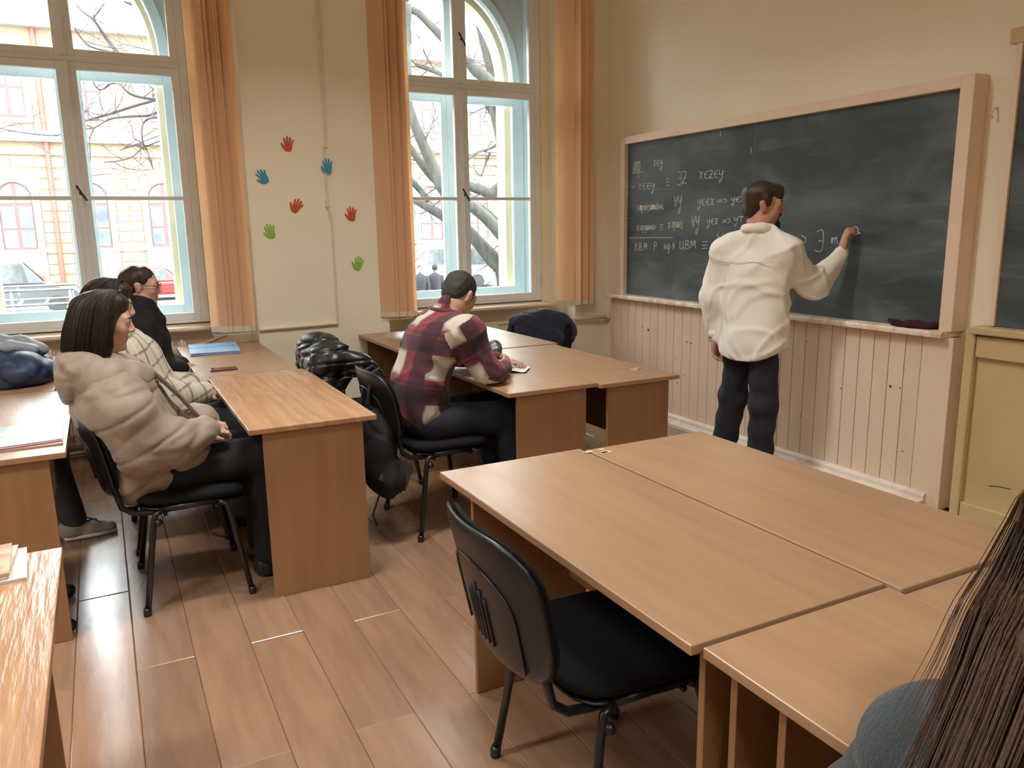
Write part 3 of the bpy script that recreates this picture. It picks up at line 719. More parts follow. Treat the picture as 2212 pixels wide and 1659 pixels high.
walker(9.72, 24.2, math.radians(80), 'pedestrian in a dark coat nearer the white van outside')
# ================================================================== soft bodies: blended distance fields -> one continuous mesh
def V3(p): return np.array(p, np.float32)
def unit(v): v = np.array(v, float); return v / np.linalg.norm(v)

class SD:
    def __init__(s, h=.007): s.h = h; s.p = []; s.cuts = []; s.dsp = []
    def cap(s, a, ra, b, rb, k=.03, op='u'): s.p.append(('c', V3(a), ra, V3(b), rb, k, op)); return s
    def chain(s, pts, rs, k=.03, op='u'):
        for i in range(len(pts) - 1): s.cap(pts[i], rs[i], pts[i + 1], rs[i + 1], k, op)
        return s
    def ell(s, c, r, M=None, k=.03, op='u'): s.p.append(('e', V3(c), V3(r), np.eye(3, dtype=np.float32) if M is None else np.array(M, np.float32), 0, k, op)); return s
    def bx(s, c, hf, M=None, rd=.01, k=.01, op='u'): s.p.append(('b', V3(c), V3(hf), np.eye(3, dtype=np.float32) if M is None else np.array(M, np.float32), rd, k, op)); return s
    def cut(s, fn): s.cuts.append(fn); return s          # keeps fn(x,y,z) < 0
    def disp(s, fn): s.dsp.append(fn); return s
    def bounds(s, q):
        if q[0] == 'c': lo = np.minimum(q[1] - q[2], q[3] - q[4]); hi = np.maximum(q[1] + q[2], q[3] + q[4])
        elif q[0] == 'e': e = np.sqrt(((q[3] * q[2][None, :]) ** 2).sum(1)); lo = q[1] - e; hi = q[1] + e
        else: e = (np.abs(q[3]) * q[2][None, :]).sum(1) + q[4]; lo = q[1] - e; hi = q[1] + e
        return lo, hi
    def field(s):
        h = s.h; B = [s.bounds(q) for q in s.p if q[6] == 'u']
        lo = np.min([b[0] for b in B], 0) - 6 * h; hi = np.max([b[1] for b in B], 0) + 6 * h
        n = np.ceil((hi - lo) / h).astype(int) + 1
        g = [np.float32(lo[i]) + np.float32(h) * np.arange(n[i], dtype=np.float32) for i in range(3)]
        d = np.full(n, 1e3, np.float32)
        for q in s.p:
            bl, bh = s.bounds(q); m = q[5] + 4 * h
            i0 = np.clip(np.floor((bl - m - lo) / h).astype(int), 0, n); i1 = np.clip(np.ceil((bh + m - lo) / h).astype(int) + 1, 0, n)
            if (i1 <= i0).any(): continue
            x = g[0][i0[0]:i1[0], None, None]; y = g[1][None, i0[1]:i1[1], None]; z = g[2][None, None, i0[2]:i1[2]]
            if q[0] == 'c':
                a, ra, b, rb = q[1:5]; ba = b - a; L = float(ba @ ba) + 1e-9
                px, py, pz = x - a[0], y - a[1], z - a[2]
                t = np.clip((px * ba[0] + py * ba[1] + pz * ba[2]) / L, 0, 1)
                e = np.sqrt((px - t * ba[0]) ** 2 + (py - t * ba[1]) ** 2 + (pz - t * ba[2]) ** 2) - (ra + (rb - ra) * t)
            else:
                c, r, M = q[1:4]; px, py, pz = x - c[0], y - c[1], z - c[2]
                l = [px * M[0, i] + py * M[1, i] + pz * M[2, i] for i in range(3)]
                if q[0] == 'e':
                    k0 = np.sqrt(sum((l[i] / r[i]) ** 2 for i in range(3))); k1 = np.sqrt(sum((l[i] / r[i] ** 2) ** 2 for i in range(3))) + 1e-6
                    e = k0 * (k0 - 1) / k1
                else:
                    w = [np.abs(l[i]) - r[i] for i in range(3)]
                    e = np.sqrt(sum(np.maximum(v, 0) ** 2 for v in w)) + np.minimum(np.maximum(np.maximum(w[0], w[1]), w[2]), 0) - q[4]
            D = d[i0[0]:i1[0], i0[1]:i1[1], i0[2]:i1[2]]; k = q[5]
            if q[6] == 'u': hh = np.maximum(k - np.abs(D - e), 0) / k; D[...] = np.minimum(D, e) - hh * hh * k * .25
            else: hh = np.maximum(k - np.abs(D + e), 0) / k; D[...] = np.maximum(D, -e) + hh * hh * k * .25
        if s.dsp:
            m = np.argwhere(np.abs(d) < 5 * h); P = m * h + lo
            add = sum(f(P[:, 0], P[:, 1], P[:, 2]) for f in s.dsp)
            d[m[:, 0], m[:, 1], m[:, 2]] += add.astype(np.float32)
        for f in s.cuts:
            d = np.maximum(d, f(g[0][:, None, None], g[1][None, :, None], g[2][None, None, :]).astype(np.float32))
        return d, lo
    def mesh(s, smooth=1):
        d, lo = s.field(); h = s.h; sg = d < 0; n = np.array(d.shape); cn = n - 1
        acc = {}; E = []
        st = np.array([cn[1] * cn[2], cn[2], 1], np.int64)
        ids, pos = [], []
        for ax in range(3):
            sl0 = [slice(None)] * 3; sl1 = [slice(None)] * 3; sl0[ax] = slice(0, -1); sl1[ax] = slice(1, None)
            A, Bv = d[tuple(sl0)], d[tuple(sl1)]
            c = np.argwhere(sg[tuple(sl0)] != sg[tuple(sl1)])
            a, b = A[c[:, 0], c[:, 1], c[:, 2]], Bv[c[:, 0], c[:, 1], c[:, 2]]
            p = c.astype(np.float64); p[:, ax] += a / (a - b)
            o1, o2 = [i for i in range(3) if i != ax]
            ok = (c[:, o1] > 0) & (c[:, o2] > 0) & (c[:, o1] < cn[o1]) & (c[:, o2] < cn[o2])
            c, p, a = c[ok], p[ok], a[ok]
            cells = []
            for u, v in ((0, 0), (1, 0), (1, 1), (0, 1)):
                q = c.copy(); q[:, o1] -= u; q[:, o2] -= v
                k = q @ st; cells.append(k); ids.append(k); pos.append(p)
            q4 = np.stack(cells, 1); flip = (a < 0) ^ (ax == 1)
            q4[~flip] = q4[~flip][:, ::-1]; E.append(q4[:, ::-1])
        ids = np.concatenate(ids); pos = np.concatenate(pos)
        uq, inv = np.unique(ids, return_inverse=True)
        cnt = np.bincount(inv).astype(float)
        v = np.stack([np.bincount(inv, pos[:, i]) / cnt for i in range(3)], 1)
        f = np.searchsorted(uq, np.concatenate(E))
        for _ in range(smooth):
            sm = np.zeros_like(v); c2 = np.zeros(len(v))
            for i in range(4):
                np.add.at(sm, f[:, i], v[f[:, (i + 1) % 4]]); np.add.at(sm, f[:, i], v[f[:, (i + 3) % 4]]); np.add.at(c2, f[:, i], 2)
            v = v * .4 + .6 * sm / c2[:, None]
        return v * h + lo, f

def waves(seed, n, freq, stretch=(1, 1, 1), dirs=None):
    r = np.random.RandomState(seed); K = []
    for i in range(n):
        q = unit(r.normal(size=3)) if dirs is None else unit(np.array(dirs[i % len(dirs)]) + r.normal(size=3) * .25)
        K.append((q * np.array(stretch) * freq * r.uniform(.6, 1.5), r.uniform(0, 6.28)))
    def fn(x, y, z):
        o = 0
        for q, ph in K: o = o + np.sin(q[0] * x + q[1] * y + q[2] * z + ph + .8 * np.sin(q[1] * x * .7 - q[0] * z * .6 + ph))
        return o / n ** .5
    return fn

def ridges(seed, n, freq, stretch=(1, 1, 1)):
    f = [waves(seed + 50 * i, 3, freq, stretch) for i in range(n)]
    return lambda x, y, z: sum(np.exp(-(g(x, y, z) * 5) ** 2) for g in f) - .25 * n

def soft(sd, name, mts, parent=None, base=(0, 0, 0), slot=None, smooth=1, attr=None, **k):
    """mesh of a distance field; mts: material names; slot(centres)->index; attr: (name, fn(verts)->Nx3)"""
    v, f = sd.mesh(smooth); me = bpy.data.meshes.new(name)
    me.vertices.add(len(v)); me.vertices.foreach_set('co', (v - np.array(base)).astype(np.float32).ravel())
    me.loops.add(f.size); me.loops.foreach_set('vertex_index', f.astype(np.int32).ravel())
    me.polygons.add(len(f)); me.polygons.foreach_set('loop_start', np.arange(0, f.size, 4, dtype=np.int32)); me.polygons.foreach_set('loop_total', np.full(len(f), 4, np.int32))
    me.polygons.foreach_set('use_smooth', np.ones(len(f), bool))
    for m in ([mts] if isinstance(mts, str) else mts): me.materials.append(MAT[m])
    if slot is not None: me.polygons.foreach_set('material_index', slot(v[f].mean(1)).astype(np.int32))
    me.update(calc_edges=True)
    if attr:
        a = me.attributes.new(attr[0], 'FLOAT_VECTOR', 'CORNER'); a.data.foreach_set('vector', attr[1](v[f].reshape(-1, 3), np.repeat(v[f].mean(1), 4, 0)).astype(np.float32).ravel())
    o = bpy.data.objects.new(name, me); COL.objects.link(o)
    if parent: o.parent = parent
    else: o.location = base
    return tag(o, **k)

class Head:
    def __init__(s, c, f, u, sc=1.0):
        s.c = np.array(c, float); s.f = unit(f); u = np.array(u, float); s.r = unit(np.cross(s.f, u)); s.u = np.cross(s.r, s.f); s.s = sc
        s.M = np.stack([s.r, s.f, s.u], 1)
    def P(s, x, y, z): return s.c + s.s * (x * s.r + y * s.f + z * s.u)
    def loc(s, p): return (p - s.c) @ s.M / s.s
    def skull(s, sd, fem=False, nose=1.0):
        k = s.s; P = s.P; M = s.M; e = lambda c, r, kk=.02: sd.ell(P(*c), np.array(r) * k, M, kk)
        e((0, -.012, .036), (.073, .092, .080)); e((0, .028, -.018), (.058, .058, .086)); e((0, .028, -.066), (.046 if fem else .052, .047, .042))
        e((0, .066, -.098), (.018 if fem else .022, .017, .017), .015)
        for x in (-1, 1):
            e((x * .036, .056, -.020), (.024, .026, .030)); e((x * .042, .0, -.070), (.022, .04, .030))
            e((x * .031, .079, .004), (.016, .010, .010), .008)
            e((x * .0745, -.006, -.004), (.008, .019, .031), .006); e((x * .080, -.014, .010), (.007, .015, .018), .006)
            sd.ell(P(x * .010, .094, -.030), np.array((.009, .010, .008)) * k, M, .008)
        sd.cap(P(-.038, .074, .022), .011 * k, P(.038, .074, .022), .011 * k, .02)
        sd.cap(P(0, .083, .014), .008 * k, P(0, .083 + .024 * nose, -.022), .0105 * k, .012)
        sd.cap(P(-.016, .077, -.056), .0055 * k, P(.016, .077, -.056), .0055 * k, .006); sd.cap(P(-.006, .082, -.055), .006 * k, P(.006, .082, -.055), .006 * k, .006)
        sd.cap(P(-.013, .077, -.068), .0065 * k, P(.013, .077, -.068), .0065 * k, .006)
    def slot(s, lips=True):
        def fn(c):
            l = s.loc(c); i = np.zeros(len(c))
            if lips:
                m = (np.abs(l[:, 0]) < .024) & (l[:, 1] > .072) & (l[:, 2] < -.051) & (l[:, 2] > -.074)
                i[m] = 1
            return i
        return fn
    def face(s, body, base, brow='hair_dark', glasses=False):
        P = s.P; k = s.s
        for x in (-1, 1):
            ey = MB().ball(P(x * .031, .0795, .004), .0105 * k, 12).build('eye', 'eye_white', body, base, smooth=True)
            MB().ball(P(x * .031, .0868, .004), .0050 * k, 8).build('iris', 'iris', ey, base, smooth=True)
            MB().tube([P(x * .014, .0895, .021), P(x * .031, .0905, .027), P(x * .050, .0775, .022)], [.002 * k, .0026 * k, .0014 * k], 6).build('eyebrow', brow, body, base, smooth=True)
            MB().tube([P(x * .020, .0895, .009), P(x * .031, .0925, .0125), P(x * .044, .0845, .008)], .0010 * k, 5).build('eyelid', brow, body, base, smooth=True)
        if glasses:
            g = MB()
            for x in (-1, 1):
                g.tube([P(x * .033 + .024 * math.cos(t), .101 - .006 * abs(math.cos(t)), .0 + .021 * math.sin(t)) for t in [2 * math.pi * i / 20 for i in range(21)]], .0016, 5)
                g.tube([P(x * .057, .097, .006), P(x * .074, .06, .008), P(x * .080, -.005, .012)], .0018, 5)
            g.tube([P(-.009, .101, .003), P(.009, .101, .003)], .0015, 5)
            g.build('glasses', 'glasses', body, base, smooth=True)

def hand(sd, w, d, n, side, sc=1.0, curl=.5, pinch=False):
    """palm, four fingers, thumb; w wrist, d finger direction, n palm normal, side +1 / -1 picks the thumb side"""
    w = np.array(w, float); d = unit(d); n = unit(np.array(n) - d * np.dot(n, d)); t = side * np.cross(d, n); M = np.stack([d, t, n], 1)
    sd.ell(w + d * .048 * sc, np.array((.052, .042, .017)) * sc, M, .012)
    sd.ell(w + d * .030 * sc + t * .020 * sc + n * .006, np.array((.03, .022, .018)) * sc, M, .012)
    for i, (o, L) in enumerate(((.030, .068), (.010, .076), (-.010, .070), (-.029, .056))):
        p = w + (d * (.088 - abs(i - 1) * .004) + t * o) * sc; a = .25 * curl; dd = unit(d + t * o * 1.6)
        for j, (fr, r) in enumerate(((.44, .0088), (.32, .0082), (.24, .0074))):
            q = p + unit(dd * math.cos(a) + n * math.sin(a)) * L * fr * sc
            sd.cap(p, r * sc, q, (r - .0006) * sc, .005); p = q; a += curl * (1.15 if j == 0 else .9)
    p = w + (d * .022 + t * .036) * sc; q = p + unit(d * .75 + t * (.25 if pinch else .6) + n * .45) * .036 * sc
    sd.cap(p, .0125 * sc, q, .0105 * sc, .012)
    sd.cap(q, .0102 * sc, q + unit(d * .9 + n * (.55 if pinch else .2) - t * (.25 if pinch else -.1)) * .032 * sc, .0085 * sc, .006)

def strands(name, mt, parent, base, guides, n, scat, seed, rad=.0010, sub=3, keep=(1.0, 1.0)):
    """hair strands that run along blends of neighbouring guide lines, each strand a thin tapering tube"""
    rg = random.Random(seed); m = MB(); Gd = [[np.array(p, float) for p in g] for g in guides]; K = len(Gd[0])
    for i in range(n):
        u = rg.random() * (len(Gd) - 1); a = int(u); t = u - a; th = rg.uniform(0, 6.283); rr = rg.uniform(.8, 1.0) if rg.random() < .8 else rg.random(); wob = np.array([rg.gauss(0, 1) for _ in range(3)])
        k = max(4, int(round(K * rg.uniform(*keep))))
        P = [Gd[a][j] * (1 - t) + Gd[min(a + 1, len(Gd) - 1)][j] * t + np.array((math.cos(th), math.sin(th), .3 * math.sin(2 * th))) * rr * scat[j] + wob * scat[j] * .12 for j in range(min(k, K))]
        Q = []
        for j in range(len(P) - 1):
            p0, p1, p2, p3 = P[max(0, j - 1)], P[j], P[j + 1], P[min(len(P) - 1, j + 2)]
            for q in range(sub):
                w = q / sub; Q.append(.5 * (2 * p1 + (p2 - p0) * w + (2 * p0 - 5 * p1 + 4 * p2 - p3) * w * w + (3 * p1 - p0 - 3 * p2 + p3) * w ** 3))
        Q.append(P[-1]); L = len(Q)
        m.tube(Q, [rad * (1 - .7 * max(0, j / L - .6) / .4) for j in range(L)], 3, caps=False)
    return m.build(name, mt, parent, base, smooth=True, kind='stuff')

pm('skin', (.55, .33, .25), (.50, .29, .21), .5, 20, bump=.08, bscale=120)
pm('skin_warm', (.58, .30, .21), (.53, .25, .16), .5, 20, bump=.08, bscale=120)
pm('lips', (.42, .20, .16), None, .45)
pm('eye_white', (.75, .72, .68), None, .2)
pm('iris', (.03, .02, .015), None, .15)
pm('glasses', (.02, .015, .02), None, .2)
def hair_mat(name, c1, c2, sc=(60, 60, 6), rough=.42):
    pm(name, c1, c2, rough, 3, stretch=sc, bump=.35, bscale=4, bstretch=sc, spec=.45, bdist=.006)
hair_mat('hair_dark', (.016, .010, .008), (.035, .021, .015))
hair_mat('hair_black', (.020, .017, .016), (.040, .034, .030), (160, 160, 160), .6)
hair_mat('hair_teacher', (.020, .011, .008), (.055, .030, .018))
hair_mat('hair_brown', (.045, .021, .011), (.090, .046, .024), (70, 70, 4), .5)
MAT['hair_brown'].node_tree.nodes['Principled BSDF'].inputs['Specular IOR Level'].default_value = .25
hair_mat('beard', (.022, .010, .008), (.04, .02, .015), (120, 120, 60))
pm('white_cotton', (.88, .86, .80), (.86, .83, .76), .8, 5, bump=.03, bscale=300, sheen=.1)
pm('dark_denim', (.012, .013, .021), (.020, .021, .032), .85, 12, bump=.3, bscale=200)
pm('navy_denim', (.010, .013, .026), (.016, .020, .036), .85, 12, bump=.3, bscale=200)
pm('teal_denim', (.09, .12, .14), (.07, .10, .12), .85, 12, bump=.3, bscale=200)
pm('black_cloth', (.008, .008, .009), (.012, .012, .013), .8, 12, bump=.3, bscale=120, spec=.3)
pm('puffer_beige', (.285, .222, .172), (.25, .195, .15), .62, 6, bump=.25, bscale=22, sheen=.15)
pm('puffer_lining', (.12, .075, .065), None, .7, 10)
pm('hoodie', (.034, .048, .056), (.028, .041, .048), .9, 20, bump=.35, bscale=180, sheen=.2)
pm('shoe_black', (.010, .010, .011), None, .4)
pm('shoe_grey', (.42, .38, .33), (.34, .31, .27), .7, 15, bump=.2)
def check_mat(name, ground, bands, rough=.9):
    """woven check: bands = [(axis, centre, half width, period, colour, mix)] on the cloth's own coordinates"""
    m = bpy.data.materials.new(name); m.use_nodes = True; nt = m.node_tree; L = nt.links; b = nt.nodes['Principled BSDF']
    b.inputs['Roughness'].default_value = rough; b.inputs['Specular IOR Level'].default_value = .25; b.inputs['Sheen Weight'].default_value = .15
    at = nd(nt, 'ShaderNodeAttribute', attribute_name='weave'); sp = nd(nt, 'ShaderNodeSeparateXYZ'); L.new(at.outputs['Vector'], sp.inputs[0])
    rgb = nd(nt, 'ShaderNodeRGB'); rgb.outputs[0].default_value = (*ground, 1); out = rgb.outputs[0]
    def band(ax, c, w, per):
        a = nd(nt, 'ShaderNodeMath', operation='ADD'); L.new(sp.outputs[ax], a.inputs[0]); a.inputs[1].default_value = per / 2 - c
        q = nd(nt, 'ShaderNodeMath', operation='FLOORED_MODULO'); L.new(a.outputs[0], q.inputs[0]); q.inputs[1].default_value = per
        s_ = nd(nt, 'ShaderNodeMath', operation='SUBTRACT'); L.new(q.outputs[0], s_.inputs[0]); s_.inputs[1].default_value = per / 2
        ab = nd(nt, 'ShaderNodeMath', operation='ABSOLUTE'); L.new(s_.outputs[0], ab.inputs[0])
        r = nd(nt, 'ShaderNodeMapRange'); L.new(ab.outputs[0], r.inputs[0]); r.inputs['From Min'].default_value = w - .002; r.inputs['From Max'].default_value = w + .002
        r.inputs['To Min'].default_value = 1; r.inputs['To Max'].default_value = 0; return r.outputs[0]
    for spec in bands:
        if spec[0] == 'and':
            f1, f2 = band(*spec[1]), band(*spec[2]); mu = nd(nt, 'ShaderNodeMath', operation='MULTIPLY'); L.new(f1, mu.inputs[0]); L.new(f2, mu.inputs[1]); fac = mu.outputs[0]
        else: fac = band(*spec[0:4])
        col, mix = spec[-2:]
        ml = nd(nt, 'ShaderNodeMath', operation='MULTIPLY'); L.new(fac, ml.inputs[0]); ml.inputs[1].default_value = mix
        mx = nd(nt, 'ShaderNodeMix', data_type='RGBA'); L.new(ml.outputs[0], mx.inputs['Factor']); L.new(out, mx.inputs['A']); mx.inputs['B'].default_value = (*col, 1); out = mx.outputs['Result']
    L.new(out, b.inputs['Base Color'])
    n = nd(nt, 'ShaderNodeTexNoise'); n.inputs['Scale'].default_value = 160; tc = nd(nt, 'ShaderNodeTexCoord'); L.new(tc.outputs['Object'], n.inputs['Vector'])
    bp = nd(nt, 'ShaderNodeBump'); bp.inputs['Strength'].default_value = .3; bp.inputs['Distance'].default_value = .005; L.new(n.outputs['Fac'], bp.inputs['Height']); L.new(bp.outputs[0], b.inputs['Normal'])
    MAT[name] = m
MAR, DRK, CRM, RED = (.16, .030, .040), (.030, .022, .030), (.52, .45, .37), (.30, .05, .06)
check_mat('plaid_flannel', MAR, [(0, .0, .055, .26, RED, .45), (2, .0, .055, .25, RED, .35), (0, .13, .035, .26, DRK, .75), (2, .125, .038, .25, DRK, .7),
          ('and', (0, .035, .062, .26), (2, .02, .062, .25), (.30, .27, .24), 1.0), ('and', (0, .035, .052, .26), (2, .02, .052, .25), CRM, 1.0),
          (0, -.045, .006, .26, DRK, .6), (2, -.07, .007, .25, DRK, .6)])
check_mat('check_coat', (.50, .46, .38), [(0, 0, .006, .085, (.16, .12, .08), .8), (2, 0, .006, .085, (.16, .12, .08), .8), (0, .04, .004, .085, (.62, .58, .5), .6)])
pm('maroon', (.13, .030, .038), (.07, .02, .025), .9, 30)
# ================================================================== people
UP = (0, 0, 1)
def shoe(mb, heel, toe, w=.045, h=.085):
    h0, t0 = np.array(heel, float), np.array(toe, float); d = unit(t0 - h0)
    L = np.linalg.norm(t0 - h0); s = np.array((-d[1], d[0], 0)); q = lambda a, b, c: tuple(h0 + d * a * L + s * b + np.array((0, 0, c)))
    sd = SD(.007)
    sd.ell(q(.18, 0, .045), (.06, .06, .05)).chain([q(.12, 0, .038), q(.5, 0, .034), q(.85, 0, .028)], [.036, .040, .030], .03).cap(q(.15, 0, .06), .042, q(.25, 0, h + .01), .040, .03)
    sd.cut(lambda x, y, z: .0 - z + 0 * x + 0 * y + .002)
    return sd

# ---------------------------------------------------------------- teacher at the board
def teacher():
    base = (3.37, 3.44, 0); ft, rt_ = np.array((.93, .36, 0)), np.array((.36, -.93, 0)); ft = unit(ft); rt_ = unit(rt_)
    M = np.stack([rt_, ft, np.array(UP)], 1); C = np.array((3.372, 3.425, 0.)); q = lambda a, b, z: C + rt_ * a + ft * b + np.array((0, 0, z))
    H = Head((3.395, 3.415, 1.625), (.76, -.65, -.03), (-.02, .01, 1), 1.08)
    shR, elR, wrR = (3.43, 3.255, 1.365), (3.625, 3.235, 1.165), (3.785, 3.185, 1.35)
    shL, elL, wrL = (3.29, 3.60, 1.365), (3.255, 3.675, 1.10), (3.285, 3.655, .845)
    hL, kL, aL = (3.345, 3.505, .88), (3.375, 3.575, .48), (3.335, 3.62, .09); hR, kR, aR = (3.395, 3.365, .88), (3.375, 3.325, .48), (3.36, 3.325, .09)
    b = SD(.0055); H.skull(b, nose=1.0)
    b.cap(H.P(0, -.025, -.06), .060, q(0, -.01, 1.42), .065, .04)
    b.ell(q(0, .0, 1.20), (.16, .10, .22), M).ell(q(0, 0, .98), (.15, .11, .18), M)
    b.chain([q(0, -.01, 1.40), shR, elR, wrR], [.06, .055, .042, .030], .03).chain([q(0, -.01, 1.40), shL, elL, wrL], [.06, .055, .042, .030], .03)
    b.chain([hL, kL, aL], [.08, .052, .038], .03).chain([hR, kR, aR], [.08, .052, .038], .03)
    b.ell((aL[0] + .05, aL[1] - .01, .045), (.10, .035, .035)).ell((aR[0] + .05, aR[1] - .02, .045), (.10, .035, .035))
    hand(b, wrR, (.10, -.10, .985), (.80, -.55, 0), 1, 1.15, .95, True)
    hand(b, wrL, (.05, -.06, -1), (.25, -.95, .1), -1, 1.0, .55)
    body = soft(b, 'person', ['skin_warm', 'lips'], None, base, H.slot(), label='teacher in a white shirt and dark jeans writing on the blackboard', cat='person')
    H.face(body, base, 'beard')
    wr = waves(4, 7, 26, (1, 1, .5)); wr2 = waves(9, 5, 60, (1, 1, .35))
    s = SD(.0065)
    s.ell(q(0, -.005, 1.26), (.205, .125, .19), M, .06).ell(q(0, .0, 1.03), (.200, .140, .24), M, .06).ell(q(0, 0, .83), (.212, .155, .24), M, .06)
    s.chain([q(.03, -.02, 1.455), shR, elR, (wrR[0] - .006, wrR[1], wrR[2] - .012)], [.070, .088, .072, .048], .05)
    s.chain([q(-.03, -.02, 1.455), shL, elL, (wrL[0], wrL[1], wrL[2] + .012)], [.070, .085, .066, .046], .05)
    s.cap(q(0, -.012, 1.42), .082, q(.004, -.015, 1.485), .072, .02)
    s.cap(H.P(0, -.025, -.06), .062, H.P(0, -.02, .1), .075, .006, 's')
    rg_ = ridges(3, 4, 15, (1, 1, .75))
    s.disp(lambda x, y, z: .0055 * wr(x, y, z) + .0015 * wr2(x, y, z) - .007 * rg_(x, y, z))
    def hem(x, y, z):
        a_ = (x - C[0]) * rt_[0] + (y - C[1]) * rt_[1]; t_ = np.clip((elL[2] - z) / (elL[2] - wrL[2]), 0, 1.2)
        arm = np.sqrt((x - elL[0] - (wrL[0] - elL[0]) * t_) ** 2 + (y - elL[1] - (wrL[1] - elL[1]) * t_) ** 2) - .066
        return np.minimum(.745 + np.where(a_ > 0, 2.6, 1.2) * np.minimum(.2, np.maximum(0, np.abs(a_) - .03)) ** 2 - z, np.maximum(arm, wrL[2] + .005 - z))
    s.cut(hem)
    sh = soft(s, 'shirt', 'white_cotton', body, base, label='loose white cotton shirt')
    col = MB()
    col.tube([q(.004 + .080 * math.cos(t), -.020 + .078 * math.sin(t), 1.492 - .012 * math.sin(t)) for t in [2 * math.pi * i / 20 for i in range(21)]], .016, 8, caps=False, flat=1.5)
    col.build('collar', 'white_cotton', sh, base, smooth=True)
    MB().tube([tuple(q(a, -.130 - .0 * a + .55 * a * a, 1.315)) for a in (-.15, -.1, -.05, 0, .05, .1, .15)], .0022, 5).build('yoke_seam', 'white_cotton', sh, base, smooth=True)
    for w_, e_ in ((wrR, elR), (wrL, elL)):
        d = unit(np.array(w_) - np.array(e_)); p = np.array(w_)
        MB().tube([p - d * .055, p - d * .004], [.046, .043], 14).build('cuff', 'white_cotton', sh, base, smooth=True)
    jr = waves(21, 7, 34, (1, 1, 1.6))
    t = SD(.008).ell(q(0, -.005, .86), (.165, .115, .12), M, .05).chain([hL, kL, aL], [.086, .080, .070], .04).chain([hR, kR, aR], [.086, .080, .070], .04)
    t.disp(lambda x, y, z: .0045 * jr(x, y, z)).cut(lambda x, y, z: z - .99 + 0 * x + 0 * y).cut(lambda x, y, z: .03 - z + 0 * x + 0 * y)
    soft(t, 'trousers', 'dark_denim', body, base, label='dark jeans')
    for a in (aL, aR): soft(shoe(None, (a[0] - .06, a[1] - .01, 0), (a[0] + .19, a[1] - .03, 0)), 'shoe', 'shoe_black', body, base)
    hs = waves(2, 8, 90, (1, 1, .4))
    hr = SD(.005).ell(H.P(0, -.020, .050), np.array((.083, .098, .080)) * 1.08, H.M, .03).ell(H.P(0, -.060, -.010), np.array((.070, .052, .066)) * 1.08, H.M, .03)
    hr.ell(H.P(0, .050, .078), np.array((.062, .046, .032)) * 1.08, H.M, .02).ell(H.P(.03, .072, .058), np.array((.030, .022, .026)) * 1.08, H.M, .02).ell(H.P(-.03, .072, .058), np.array((.030, .022, .026)) * 1.08, H.M, .02)
    for x in (-1, 1): hr.ell(H.P(x * .072, .012, .020), np.array((.014, .022, .030)) * 1.08, H.M, .02)
    hr.disp(lambda x, y, z: .0035 * hs(x, y, z))
    soft(hr, 'hair', 'hair_teacher', body, base, label='short dark brown hair')
    bd_ = SD(.004).ell(H.P(0, .068, -.098), np.array((.026, .024, .028)) * 1.08, H.M, .02).ell(H.P(0, .062, -.118), np.array((.022, .022, .020)) * 1.08, H.M, .02)
    bd_.cap(H.P(-.024, .078, -.046), .006, H.P(.024, .078, -.046), .006, .006).cap(H.P(0, .090, -.044), .007, H.P(0, .089, -.046), .007, .008)
    for x in (-1, 1): bd_.cap(H.P(x * .025, .076, -.048), .006, H.P(x * .024, .066, -.088), .008, .006)
    soft(bd_, 'goatee', 'beard', body, base, label='dark goatee beard')
    solo(MB().tube([(3.858, 3.165, 1.455), (3.884, 3.150, 1.462)], .005, 8), 'chalk', 'white', (3.87, 3.155, 1.458), label='stick of white chalk in the teacher\'s right hand', cat='chalk')
teacher()

